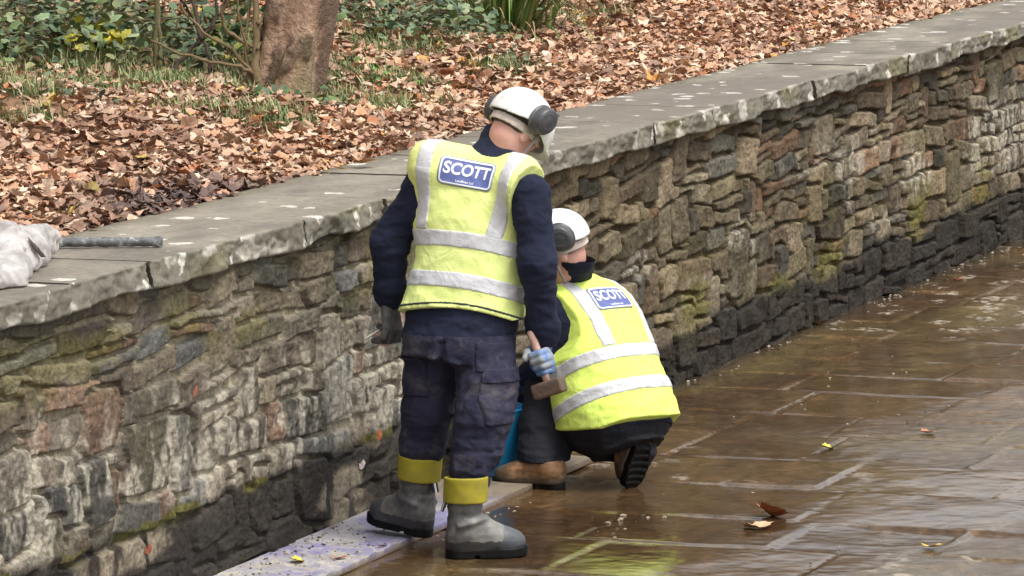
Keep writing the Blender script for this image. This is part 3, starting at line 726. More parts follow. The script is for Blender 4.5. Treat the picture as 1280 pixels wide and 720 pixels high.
class Field:
    """a distance field on a box of cells; shapes are blended in, then the surface is meshed"""
    def __init__(s, lo, hi, h):
        s.h = h; s.lo = np.array(lo, float)
        s.n = np.ceil((np.array(hi) - s.lo) / h).astype(int) + 1
        s.ax = [s.lo[i] + h * np.arange(s.n[i]) for i in range(3)]
        s.v = np.full(s.n, 10.0, np.float32)
    def win(s, lo, hi):
        a = np.maximum(0, np.floor((np.array(lo) - s.lo) / s.h).astype(int)); b = np.minimum(s.n, np.ceil((np.array(hi) - s.lo) / s.h).astype(int) + 1)
        if np.any(b <= a): return None, None
        sl = tuple(slice(a[i], b[i]) for i in range(3))
        P = np.stack(np.meshgrid(*[s.ax[i][sl[i]] for i in range(3)], indexing='ij'), -1)
        return sl, P
    def blend(s, sl, d, k):
        a = s.v[sl]
        if k <= 0: s.v[sl] = np.minimum(a, d); return
        h = np.clip(0.5 + 0.5 * (a - d) / k, 0, 1)
        s.v[sl] = np.where(a > 5, d, a * (1 - h) + d * h - k * h * (1 - h))
    def cone(s, a, b, ra, rb, k=0.02, sq=None):
        a = np.asarray(a, float); b = np.asarray(b, float); m = max(ra, rb) + k + 0.03
        sl, P = s.win(np.minimum(a, b) - m, np.maximum(a, b) + m)
        if sl is None: return
        ab = b - a; L = ab @ ab + 1e-12
        t = np.clip(((P - a) @ ab) / L, 0, 1)
        d = np.linalg.norm(P - a - t[..., None] * ab, axis=-1) - (ra + (rb - ra) * t)
        s.blend(sl, d, k)
    def chain(s, pts, rad, k=0.02):
        for i in range(len(pts) - 1): s.cone(pts[i], pts[i + 1], rad[i], rad[i + 1], k)
    def ell(s, c, r, R=None, k=0.02, sub=False):
        c = np.asarray(c, float); r = np.asarray(r, float); m = r.max() + k + 0.03
        sl, P = s.win(c - m, c + m)
        if sl is None: return
        q = (P - c) @ (np.array(R, float).T if R is not None else np.eye(3))     # rows of R are the local axes
        k0 = np.linalg.norm(q / r, axis=-1); k1 = np.linalg.norm(q / (r * r), axis=-1) + 1e-9
        d = k0 * (k0 - 1) / k1
        if sub: s.v[sl] = np.maximum(s.v[sl], -d)
        else: s.blend(sl, d, k)
    def box(s, c, half, R=None, rd=0.005, k=0.0):
        c = np.asarray(c, float); half = np.asarray(half, float); m = np.linalg.norm(half) + k + 0.03
        sl, P = s.win(c - m, c + m)
        if sl is None: return
        q = np.abs((P - c) @ (np.array(R, float).T if R is not None else np.eye(3))) - half + rd
        d = np.linalg.norm(np.maximum(q, 0), axis=-1) + np.minimum(q.max(-1), 0) - rd
        s.blend(sl, d, k)
    def loft(s, L, off=0.0, k=0.02, cap=True):
        sl, P = s.win(s.lo, s.ax and [a[-1] for a in s.ax])
        s.blend(sl, L.sdf(P, off), k)
    def all(s): return s.win(s.lo, [a[-1] for a in s.ax])[1]
    def near(s, w=0.04): return np.abs(s.v) < w
    def displace(s, fn, w=0.04):
        m = s.near(w); I = np.argwhere(m); P = s.lo + I * s.h; s.v[m] += fn(P).astype(np.float32)
    def clip(s, fn): s.v = np.maximum(s.v, fn(s.all()).astype(np.float32))
    def copy(s, v):
        o = Field.__new__(Field); o.h, o.lo, o.n, o.ax, o.v = s.h, s.lo, s.n, s.ax, v.astype(np.float32); return o
    def mesh(s, relax=1):
        v = s.v; h = s.h; neg = v < 0; n = np.array(v.shape) - 1
        cs = [(0, 0, 0), (1, 0, 0), (0, 1, 0), (1, 1, 0), (0, 0, 1), (1, 0, 1), (0, 1, 1), (1, 1, 1)]
        def sub(a, c): return a[c[0]:c[0] + n[0], c[1]:c[1] + n[1], c[2]:c[2] + n[2]]
        cnt = sum(sub(neg, c).astype(np.int8) for c in cs); act = (cnt > 0) & (cnt < 8)
        I = np.argwhere(act); idx = np.full(n, -1, np.int64); idx[act] = np.arange(len(I))
        val = np.stack([v[I[:, 0] + c[0], I[:, 1] + c[1], I[:, 2] + c[2]] for c in cs], 1)
        S = np.zeros((len(I), 3)); N = np.zeros(len(I))
        for i in range(8):
            for j in range(i + 1, 8):
                if sum(abs(cs[i][q] - cs[j][q]) for q in range(3)) != 1: continue
                a, b = val[:, i], val[:, j]; m = (a < 0) != (b < 0)
                t = np.where(m, a / np.where(m, a - b, 1), 0)
                p = np.array(cs[i]) + t[:, None] * (np.array(cs[j]) - np.array(cs[i])); S[m] += p[m]; N[m] += 1
        X = s.lo + (I + S / N[:, None]) * h
        F = []
        for ax in range(3):
            b, c = [(1, 2), (2, 0), (0, 1)][ax]
            e = [0, 0, 0]; e[ax] = 1
            A = neg[:n[0] + 1 - e[0], :n[1] + 1 - e[1], :n[2] + 1 - e[2]]; B = neg[e[0]:, e[1]:, e[2]:]
            E = np.argwhere(A != B); ok = (E[:, b] > 0) & (E[:, c] > 0) & (E[:, b] < n[b]) & (E[:, c] < n[c]); E = E[ok]
            s_ = A[E[:, 0], E[:, 1], E[:, 2]]
            def cell(db, dc): q = E.copy(); q[:, b] -= db; q[:, c] -= dc; return idx[q[:, 0], q[:, 1], q[:, 2]]
            q = np.stack([cell(1, 1), cell(0, 1), cell(0, 0), cell(1, 0)], 1)
            q[~s_] = q[~s_][:, ::-1]; F.append(q)
        F = np.vstack(F); F = F[(F >= 0).all(1)]
        for _ in range(relax):
            acc = np.zeros_like(X); ct = np.zeros(len(X))
            for i in range(4):
                a, b = F[:, i], F[:, (i + 1) % 4]
                for q in range(3):
                    acc[:, q] += np.bincount(a, X[b, q], len(X)) + np.bincount(b, X[a, q], len(X))
                ct += np.bincount(a, minlength=len(X)) + np.bincount(b, minlength=len(X))
            X = 0.5 * X + 0.5 * acc / np.maximum(ct, 1)[:, None]
        return X, F

class Loft:
    """elliptic sections along a straight axis: stations (t, centre x, centre y, half width, half depth)"""
    def __init__(s, O, R, st, n=2.3):
        s.O = np.asarray(O, float); s.R = np.array(R, float); s.st = np.array(st, float); s.n = n
    def loc(s, P):
        q = (P - s.O) @ s.R.T            # rows of R: lateral v, front f, axis u
        return q[..., 0], q[..., 1], q[..., 2]
    def world(s, x, y, t): return s.O + np.array([x, y, t]) @ s.R
    def sec(s, t):
        st = s.st; tt = np.clip(t, st[0, 0], st[-1, 0])
        # smooth interpolation
        i = np.clip(np.searchsorted(st[:, 0], tt) - 1, 0, len(st) - 2)
        u = (tt - st[i, 0]) / (st[i + 1, 0] - st[i, 0])
        m = np.gradient(st[:, 1:], st[:, 0], axis=0)
        h = (st[i + 1, 0] - st[i, 0])[..., None]; u = u[..., None]
        a, b = st[i, 1:], st[i + 1, 1:]
        return a * (2 * u ** 3 - 3 * u ** 2 + 1) + m[i] * h * (u ** 3 - 2 * u ** 2 + u) + b * (-2 * u ** 3 + 3 * u ** 2) + m[i + 1] * h * (u ** 3 - u ** 2)
    def sdf(s, P, off=0.0):
        x, y, t = s.loc(P); q = s.sec(t)
        x = x - q[..., 0]; y = y - q[..., 1]; a = np.maximum(q[..., 2], .005); b = np.maximum(q[..., 3], .005)
        r = (np.abs(x / a) ** s.n + np.abs(y / b) ** s.n) ** (1 / s.n) + 1e-6
        d = np.hypot(x, y) * (1 - 1 / r)
        d = np.maximum(d, -np.minimum(a, b)) * 0.92 - off
        e = np.maximum(s.st[0, 0] - t, t - s.st[-1, 0]) - off
        return np.maximum(d, e).astype(np.float32)

def frame(yaw, lean, roll):
    """rows: right, front, up of a body turned by yaw to the right, leaning forward, tilted to its right (degrees)"""
    y, l, r = map(math.radians, (yaw, lean, roll))
    v = V3(math.cos(y), -math.sin(y), 0); f = V3(math.sin(y), math.cos(y), 0); z = V3(0, 0, 1)
    u = math.cos(l) * z + math.sin(l) * f; f2 = math.cos(l) * f - math.sin(l) * z
    u2 = math.cos(r) * u + math.sin(r) * v; v2 = math.cos(r) * v - math.sin(r) * u
    return np.stack([v2, f2, u2])

class Man:
    """local frame of one figure: x to the lens's right, y away from it, z up, origin on the ground"""
    def __init__(s, px, py, name, label, cat="person", group=None):
        s.w = on_z(px, py, 0.0); s.a = YAW - math.pi / 2
        s.hd = (s.w - CAM) @ np.array([math.cos(YAW), math.sin(YAW), 0])
        s.root = None; s.M = np.array([[math.cos(s.a), -math.sin(s.a), 0], [math.sin(s.a), math.cos(s.a), 0], [0, 0, 1]])
    def P(s, px, py, off=0.0):
        """a joint seen at a pixel, standing `off` metres behind the figure's own distance"""
        d = ray(px, py); h = d @ np.array([math.cos(YAW), math.sin(YAW), 0])
        return s.M.T @ (CAM + d * ((s.hd + off) / h) - s.w)
    def to_world(s, p): return s.M @ np.asarray(p, float) + s.w

def fold_noise(freq, amp, seed, R=None):
    """cloth folds: stretched ridged noise"""
    R = np.eye(3) if R is None else np.array(R, float)
    def f(P):
        q = P @ R.T * np.array(freq)
        w = q + 0.6 * np.stack([fbm(q * 0.7 + 5, 2, seed + 5), fbm(q * 0.7 + 9, 2, seed + 6), fbm(q * 0.7 + 13, 2, seed + 7)], -1)
        n = fbm(w, 3, seed); r = 1 - np.abs(2 * n - 1) * 1.6
        return -amp * (0.65 * r + 0.7 * (fbm(q * 0.45, 2, seed + 3) - 0.5))
    return f

# ---------------------------------------------------------------- clothing materials
def cloth(name, col, col2=None, rough=0.9, lo=0.5, hi=0.7, vs=6, weave=900, dirt=None, dlo=0.55, dhi=0.7, ds=5, spec=0.3, damt=0.8):
    t = NT(name); v = t.coord()
    c = t.ramp(t.noise(v, vs, 5, 0.6), [(lo, col), (hi, col2 or col)])
    if dirt: 
        f = t.ramp(t.noise(v, ds, 8, 0.7, 0.4), [(dlo, 0.0), (dhi, damt)]); c = t.mix(f, c, dirt)
    t.base(c); t.rough(rough); t.b.inputs["Specular IOR Level"].default_value = spec
    w = t.n("ShaderNodeTexNoise", Scale=weave, Detail=2); t.l(v, w.inputs["Vector"]); n2 = t.noise(v, 13, 5, 0.58, 0.8)
    b1 = t.n("ShaderNodeBump", Strength=0.10, Distance=0.001); t.l(w.outputs["Fac"], b1.inputs["Height"])
    b2 = t.n("ShaderNodeBump", Strength=0.5, Distance=0.016); t.l(n2, b2.inputs["Height"]); t.l(b1.outputs[0], b2.inputs["Normal"]); t.l(b2.outputs[0], t.b.inputs["Normal"])
    return t.m
M_HIVIS = cloth("hi_vis_fabric", (0.70, 0.86, 0.17), (0.64, 0.82, 0.13), 0.85, dirt=(0.30, 0.30, 0.12), dlo=0.62, dhi=0.85, ds=7, damt=0.45)
M_HIVIS_OLD = cloth("faded_hi_vis_fabric", (0.74, 0.82, 0.29), (0.66, 0.74, 0.24), 0.9, dirt=(0.26, 0.26, 0.13), dlo=0.55, dhi=0.85, ds=7, damt=0.6)
M_STRIP = cloth("reflective_tape", (0.56, 0.56, 0.57), (0.46, 0.46, 0.48), 0.45, vs=20, dirt=(0.30, 0.29, 0.27), dlo=0.55, dhi=0.8, ds=14, damt=0.5, spec=0.6)
M_NAVY = cloth("navy_fleece", (0.011, 0.014, 0.032), (0.018, 0.022, 0.044), 0.95, dirt=(0.04, 0.04, 0.045), dlo=0.62, dhi=0.9, ds=9, damt=0.35)
M_TROUSER = cloth("navy_work_trousers", (0.017, 0.018, 0.038), (0.030, 0.029, 0.054), 0.9, lo=0.38, hi=0.68, vs=11, dirt=(0.150, 0.130, 0.120), dlo=0.52, dhi=0.76, ds=5.5, damt=0.75)
M_TROUSER_DK = cloth("dark_wet_trousers", (0.010, 0.011, 0.017), (0.016, 0.017, 0.026), 0.75, dirt=(0.05, 0.045, 0.04), dlo=0.62, dhi=0.85, ds=6, damt=0.5)
M_SKIN = simple("skin", lin(210, 164, 148), 0.6, lin(194, 138, 122), 9, 0.4, 0.7, 0.12, 250, 0.002)
M_HELMET = simple("white_helmet_plastic", (0.76, 0.76, 0.73), 0.35, (0.48, 0.45, 0.40), 22, 0.50, 0.80, 0.03, 60)
M_CUP = simple("grey_ear_cup_plastic", (0.045, 0.047, 0.05), 0.42, (0.10, 0.10, 0.10), 12, 0.5, 0.8, 0.05, 90)
M_BAND = simple("grubby_sweatband", (0.58, 0.50, 0.43), 0.9, (0.40, 0.34, 0.29), 30, 0.4, 0.7)
M_BLACK = simple("black_rubber", (0.004, 0.004, 0.004), 0.5, (0.022, 0.020, 0.017), 25, 0.62, 0.8, 0.2, 80, spec=0.2)
M_GREYSTRAP = simple("grey_strap", (0.25, 0.24, 0.23), 0.8)
M_YELLOW = simple("yellow_neoprene", (0.33, 0.28, 0.016), 0.75, (0.24, 0.20, 0.022), 14, 0.4, 0.7, 0.2, 300, 0.002)
M_BLUE = simple("badge_blue", (0.080, 0.105, 0.29), 0.6, (0.11, 0.135, 0.32), 40)
M_WHITE = simple("badge_white", (0.78, 0.79, 0.82), 0.6)
M_EDGE = simple("badge_edge", (0.22, 0.25, 0.34), 0.6)
M_BLUEBAND = simple("dark_binding", (0.03, 0.035, 0.04), 0.8)

def rubber_material():
    t = NT("grey_boot_rubber"); v = t.coord()
    c = t.ramp(t.noise(v, 9, 6, 0.65), [(0.35, (0.06, 0.06, 0.063)), (0.62, (0.115, 0.113, 0.108))])
    sep = t.n("ShaderNodeSeparateXYZ"); t.l(v, sep.inputs[0])
    n = t.math('MULTIPLY', t.noise(v, 16, 5, 0.7), 0.09)
    toe = t.math('GREATER_THAN', t.math('SUBTRACT', t.math('ADD', sep.outputs["Y"], n), t.math('MULTIPLY', sep.outputs["Z"], 0.35)), 0.222)
    low = t.math('LESS_THAN', t.math('ADD', sep.outputs["Z"], t.math('MULTIPLY', t.noise(v, 24, 5, 0.75), 0.05)), 0.088)
    dust = t.ramp(t.noise(v, 6.5, 8, 0.75), [(0.48, 0.0), (0.62, 0.8)])
    c = t.mix(dust, c, (0.22, 0.21, 0.185))
    c = t.mix(t.math('MULTIPLY', low, 0.85), c, (0.014, 0.014, 0.015))
    c = t.mix(t.math('MULTIPLY', toe, 0.8), c, (0.055, 0.062, 0.072))
    t.base(c); t.rough(0.48); t.bump(t.noise(v, 60, 5), 0.25, 0.004); return t.m
M_BOOT = rubber_material()
def leather_material():
    t = NT("tan_boot_leather"); v = t.coord()
    c = t.ramp(t.noise(v, 18, 6, 0.65), [(0.35, (0.15, 0.075, 0.034)), (0.65, (0.36, 0.20, 0.095))])
    sep = t.n("ShaderNodeSeparateXYZ"); t.l(v, sep.inputs[0])
    low = t.ramp(t.math('ADD', sep.outputs["Z"], t.math('MULTIPLY', t.noise(v, 26, 6, 0.7), 0.06)), [(0.075, 0.9), (0.100, 0.0)])
    toe = t.ramp(t.math('ADD', sep.outputs["Y"], t.math('MULTIPLY', t.noise(v, 22, 6, 0.7), 0.10)), [(0.24, 0.0), (0.31, 0.85)])
    c = t.mix(low, c, (0.055, 0.042, 0.03)); c = t.mix(toe, c, (0.075, 0.055, 0.038))
    t.base(c); t.rough(0.6); t.bump(t.noise(v, 40, 6, 0.65), 0.6, 0.006); return t.m
M_LEATHER = leather_material()
def glove_material(name, a, b, lo=0.4, hi=0.6, vs=14):
    t = NT(name); v = t.coord(); c = t.ramp(t.noise(v, vs, 6, 0.65), [(lo, a), (hi, b)])
    t.base(c); t.rough(0.85); t.bump(t.noise(v, 160, 4), 0.5, 0.004); return t.m
M_GLOVE = glove_material("blue_latex_glove", (0.30, 0.30, 0.29), (0.10, 0.20, 0.42), 0.42, 0.56, 10)
M_GLOVE2 = glove_material("muddy_grey_glove", (0.05, 0.048, 0.049), (0.14, 0.132, 0.128), 0.38, 0.7, 22)

# ---------------------------------------------------------------- hands, boots, helmets, badges
def hand_parts(W, d, s, curls, sc=1.0, thick=1.0):
    """bones of one hand: W wrist, d along the palm, s towards the thumb; the palm faces d x s (or its mirror)"""
    d = nrm(d); s = nrm(s - d * (s @ d)); return d, s
def add_hand(F, W, d, s, n, curls=(55, 85, 55), fat=0.0, sc=1.0, spread=0.0, thumb=(0.55, 0.55, 0.62)):
    """palm, four fingers and a thumb; n is where the palm looks"""
    d = nrm(d); s = nrm(np.asarray(s) - d * (np.asarray(s) @ d)); n = nrm(n)
    r = lambda x: x * sc + fat
    kn = []
    for i, (lat, ln) in enumerate([(0.031, 0.092), (0.0105, 0.096), (-0.0105, 0.091), (-0.030, 0.083)]):
        a = W + sc * (s * lat * 0.65 + d * 0.012); b = W + sc * (s * lat + d * ln - n * 0.004 * (i in (1, 2)))
        F.cone(a, b, r(0.0145), r(0.0125), 0.012 * sc); kn.append(b)
    for i, (b, ls) in enumerate(zip(kn, [(0.044, 0.027, 0.021), (0.048, 0.031, 0.022), (0.045, 0.029, 0.022), (0.035, 0.022, 0.019)])):
        ang = 0; p = b; rad = [0.0112, 0.0102, 0.0094, 0.0083] if i < 3 else [0.0100, 0.0090, 0.0083, 0.0075]
        sd = s * (spread * (1.5 - i))
        for j in range(3):
            ang += math.radians(curls[j] * (1 + 0.05 * (i - 1.5))); q = p + sc * ls[j] * nrm(d * math.cos(ang) + n * math.sin(ang) + sd * (j == 0))
            F.cone(p, q, r(rad[j]), r(rad[j + 1]), 0.003); p = q
    t0 = W + sc * (d * 0.022 + s * 0.026 + n * 0.006); t1 = t0 + sc * 0.042 * nrm(d * thumb[0] + s * thumb[1] + n * thumb[2])
    t2 = t1 + sc * 0.032 * nrm(d * 0.75 + n * 0.75 - s * 0.15); t3 = t2 + sc * 0.025 * nrm(d * 0.4 + n * 0.7 - s * 0.65)
    F.chain([t0, t1, t2, t3], [r(0.0155), r(0.0125), r(0.0108), r(0.009)], 0.006)

def boot_fields(shaft_h, r0, r1, leather=False):
    F = Field((-0.10, -0.03, -0.01), (0.10, 0.36, shaft_h + 0.03), 0.0048)
    F.chain([V3(0, .078, shaft_h + 0.04), V3(0, .076, 0.17 if shaft_h > .2 else 0.12), V3(0, .07, 0.095)], [r0, r1, r1 - .004], 0.03)
    F.cone(V3(0, .060, .075), V3(0, .058, .045), .050, .047, .03)
    F.chain([V3(0, .085, .105), V3(0, .15, .088), V3(0.002, .21, .060), V3(.004, .258, .052)], [.054, .048, .0475, .043], .03)
    F.cone(V3(0, .06, .045), V3(0, .22, .045), .046, .05, .02)
    if leather: F.chain([V3(0, .09, .13), V3(0, .15, .11), V3(0.002, .20, .082)], [.030, .026, .022], .02)
    F.displace(fold_noise((6, 10, 26), 0.0055 if leather else 0.0045, 33))
    if not leather: F.displace(lambda P: -0.010 * np.exp(-((P[:, 2] - 0.135 - 0.25 * (P[:, 1] - 0.08)) / 0.012) ** 2) * (P[:, 1] > 0.03) + 0.006 * np.exp(-((P[:, 2] - 0.165) / 0.014) ** 2))
    F.clip(lambda P: 0.026 - P[..., 2]); F.clip(lambda P: P[..., 2] - shaft_h)
    S = Field((-0.09, -0.02, -0.012), (0.09, 0.34, 0.06), 0.0042); P = S.all(); x, y, z = P[..., 0], P[..., 1], P[..., 2]
    yy = np.clip((y - .050) / .212, 0, 1); w = np.interp(yy, [0, .3, .5, .75, 1], [.047, .043, .047, .056, .050])
    cy = np.clip(y, .050, .262); d2 = np.hypot(x - 0.004 * yy, y - cy) - w
    top = 0.036 + 0.012 * sstep(0.24, 0.33, y)
    dz = np.maximum(z - top, 0.0 - z + 0.010 * sstep(0.25, 0.32, y) + 0.010 * ((y > .098) & (y < .122)))
    S.v = (np.maximum(d2, dz)).astype(np.float32)
    tread = ((np.sin(y * 2 * math.pi / 0.030 + 1.5 * np.cos(x * 30)) > 0.25) & (z < 0.012) & (d2 < -0.009)); S.v = np.where(tread, np.maximum(S.v, 0.010 - z + 0.0), S.v).astype(np.float32)
    S.v = np.maximum(S.v, -(np.abs(z - 0.024) * -1 + 0.0025 + (d2 + 0.004) * -2)) if False else S.v
    return F.mesh(1), S.mesh(1)

def mat4(R, T):
    """columns: local x, y, z axes"""
    return Matrix([[*R[0], T[0]], [*R[1], T[1]], [*R[2], T[2]], [0, 0, 0, 1]])
def boot_matrix(heel, toe_dir, up=(0, 0, 1), zs=1.0):
    y = nrm(toe_dir); u = np.asarray(up, float); x = nrm(np.cross(y, u)); z = np.cross(x, y)
    R = np.stack([x, y, z], 1); R[:, 2] *= zs; return mat4(R, np.asarray(heel, float))

def build_helmet(parent, M, cy=-.034):
    """white safety helmet with raised ear cups, in head space: x right, y front, z up, origin at the head's centre"""
    F = Field((-.16, -.20, -.06), (.16, .24, .20), 0.0042)
    F.ell((0, -.004, .030), (.116, .146, .128), k=0)
    F.ell((0, .110, .020), (.088, .062, .012), k=.02)
    F.ell((0, -.004, .026), (.108, .138, .120), sub=True)
    F.clip(lambda P: (0.016 - 0.10 * np.minimum(P[..., 1], 0) * 0.0 - 0.035 * sstep(-.05, -.14, P[..., 1])) - P[..., 2])
    h = mesh("safety_helmet", *F.mesh(1), M_HELMET, parent, mw=M)
    B = Field((-.13, -.16, -.09), (.13, .16, .06), 0.0042); B.ell((0, -.008, .0), (.088, .112, .125), k=0); B.ell((0, -.008, .0), (.080, .104, .120), sub=True)
    B.clip(lambda P: np.abs(P[..., 2] + 0.012 - 0.30 * (P[..., 1] + 0.05)) - 0.017)
    mesh("headband", *B.mesh(1), M_BAND, h)
    for sx in (-1, 1):
        c = V3(.136 * sx, cy, .050)
        E = Field(c - .09, c + .09, 0.0036); E.ell(c, (.040, .048, .056), k=0); E.clip(lambda P: (P[..., 0] - c[0]) * sx - .029 + .15 * np.hypot(P[..., 1] - c[1], P[..., 2] - c[2])); E.ell(c - V3(.024 * sx, 0, 0), (.015, .053, .061), k=.004)
        E.displace(lambda P: 0.002 * (np.abs(P[:, 0] * sx - .140) < .003) - 0.0015 * (np.abs(np.hypot(P[:, 1] - c[1], P[:, 2] - c[2]) - .03) < .003))
        e = mesh("ear_defender", *E.mesh(1), M_CUP, h)
        b = MB(); b.tube([V3(.148 * sx, -.018, .085), V3(.140 * sx, -.010, .108), V3(.100 * sx, 0, .100)], [.006, .006, .007], 8, (.3, .3, .3)); b.tube([V3(.112 * sx, .0, .075), V3(.112 * sx, -.01, .03)], .009, 8)
        b.build("cup_arm", M_CUP, h)
    b = MB()
    for sx in (-1, 1):
        b = MB(); b.tube([V3(.098 * sx, .02, .02), V3(.092 * sx, .03, -.05), V3(.070 * sx, .05, -.115)], [.006, .005, .005], 6); b.build("chin_strap", M_GREYSTRAP, h)
    return h

def rrect(w, h, r, n=9):
    o = []
    for cx, cy, a0 in ((w / 2 - r, h / 2 - r, 0), (-w / 2 + r, h / 2 - r, 90), (-w / 2 + r, -h / 2 + r, 180), (w / 2 - r, -h / 2 + r, 270)):
        pts = [(cx + r * math.cos(math.radians(a0 + 90 * i / n)), cy + r * math.sin(math.radians(a0 + 90 * i / n))) for i in range(n + 1)]
        o += pts
        nx = {0: (-w / 2 + r, h / 2), 90: (-w / 2, -h / 2 + r), 180: (w / 2 - r, -h / 2), 270: (w / 2, h / 2 - r)}[a0]
        for i in range(1, 8): o.append((pts[-1][0] + (nx[0] - pts[-1][0]) * i / 8, pts[-1][1] + (nx[1] - pts[-1][1]) * i / 8))
    return np.array(o)

def text_mesh(txt, size, bold=0.0, sx=1.0):
    cu = bpy.data.curves.new("lettering", 'FONT'); cu.body = txt; cu.size = size; cu.align_x = 'CENTER'; cu.align_y = 'CENTER'; cu.offset = bold; cu.resolution_u = 6
    o = bpy.data.objects.new("lettering", cu); COL.objects.link(o)
    me = bpy.data.meshes.new_from_object(o.evaluated_get(bpy.context.evaluated_depsgraph_get()))
    bm = bmesh.new(); bm.from_mesh(me); bmesh.ops.triangulate(bm, faces=bm.faces)
    for _ in range(3):
        e = [e for e in bm.edges if e.calc_length() > 0.012]
        if e: bmesh.ops.subdivide_edges(bm, edges=e, cuts=1); bmesh.ops.triangulate(bm, faces=bm.faces)
    V = np.array([v.co[:] for v in bm.verts]); Fc = [tuple(v.index for v in f.verts) for f in bm.faces]; bm.free()
    bpy.data.objects.remove(o); bpy.data.curves.remove(cu); bpy.data.meshes.remove(me)
    V[:, 0] *= sx; return V, Fc

def badge(X, F, vest, C, right, up, w=0.205, h=0.108):
    """blue badge with white border and lettering laid onto the back of the vest"""
    bvh = BVHTree.FromPolygons([tuple(v) for v in X], [tuple(f) for f in F])
    right = nrm(right); up = nrm(up - right * (up @ right)); n = np.cross(right, up)          # n points off the back
    def lay(q, lift):
        out = []
        for x, y in q:
            o = C + right * x + up * y + n * 0.4
            hit = bvh.ray_cast(Vector(o), Vector(-n), 0.8)
            p = np.array(hit[0]) if hit[0] is not None else C + right * x + up * y
            out.append(p + n * lift)
        return np.array(out)
    rings = [(0, .0010), (.0045, .0045), (.0048, .0052), (.0105, .0052), (.0108, .0050)]
    V = []; Fc = []; mi = []; k = None
    for i, (ins, lf) in enumerate(rings):
        q = rrect(w - 2 * ins, h - 2 * ins, 0.020 - ins * 0.8); k = len(q); V.append(lay(q, lf + .002))
    for sc_ in (.82, .62, .42, .22): V.append(lay(rrect(w - .0216, h - .0216, .0115) * sc_, .007))
    V.append(lay(np.zeros((1, 2)), .007)); nr = len(V) - 1
    for i in range(nr - 1):
        for j in range(k):
            Fc.append((i * k + j, i * k + (j + 1) % k, (i + 1) * k + (j + 1) % k, (i + 1) * k + j)); mi.append(0 if i == 0 else 1 if i < 4 and i > 0 and i <= 2 else 2)
    for j in range(k): Fc.append(((nr - 1) * k + j, (nr - 1) * k + (j + 1) % k, nr * k)); mi.append(2)
    # orient outward
    V = np.vstack(V); a, b, c = [V[i] for i in Fc[-1]]
    if np.cross(b - a, c - a) @ n < 0: Fc = [f[::-1] for f in Fc]
    mesh("logo_badge", V, Fc, None, vest, mats=[M_EDGE, M_WHITE, M_BLUE], midx=mi)
    T, Tf = text_mesh("SCOTT", 0.062, 0.0016, 1.0); T[:, 0] *= 0.172 / np.ptp(T[:, 0]); T2, Tf2 = text_mesh("Landlines Ltd", 0.013, 0.0002)
    Q = np.vstack([T[:, :2] + [0, .008], T2[:, :2] + [0.0, -.034]])
    mesh("logo_lettering", lay(Q, .0088), Tf + [tuple(i + len(T) for i in f) for f in Tf2], M_WHITE, vest, False)
# ---------------------------------------------------------------- the standing man
def head(F, c, R, k=0.015):
    """skull, face, ears and neck stub; rows of R: right, front, up"""
    def w(x, y, z): return c + np.array([x, y, z]) @ R
    F.ell(w(0, -.012, .022), (.076, .098, .098), R, k=0.02); F.ell(w(0, .030, -.045), (.060, .068, .075), R, k=.04)
    F.ell(w(0, .062, -.085), (.034, .036, .030), R, k=.03)
    F.cone(w(0, .092, -.005), w(0, .112, -.040), .010, .015, .012)
    F.ell(w(0, .088, -.068), (.024, .014, .010), R, k=.008)
    for s in (-1, 1):
        F.ell(w(.032 * s, .094, .004), (.018, .014, .012), R, sub=True); F.ell(w(.032 * s, .081, .003), (.013, .013, .012), R, k=.002)
        F.ell(w(.034 * s, .086, .022), (.024, .012, .008), R, k=.01)
        F.ell(w(.078 * s, -.008, -.018), (.009, .020, .032), R, k=.006)

M_HAIR = simple("short_grey_hair", (0.060, 0.050, 0.044), 0.9, (0.14, 0.12, 0.11), 300, .35, .7, .8, 500, .003)
def cropped_hair(body, c, R):
    H = Field(c - .15, c + .15, .0044); H.ell(c + V3(0, -.012, .022) @ R, (.080, .102, .101), R, k=0)
    H.displace(lambda Q: .002 * (fbm(Q * 120, 2, 301) - .5))
    def cut(Q): q = (Q - c) @ R.T; return np.maximum(-.045 - .25 * np.maximum(0, q[..., 1] + .02) * -1 - q[..., 2] + .4 * np.maximum(0, q[..., 1] - .03), q[..., 1] - .075)
    H.clip(cut); mesh("hair", *H.mesh(1), M_HAIR, body)

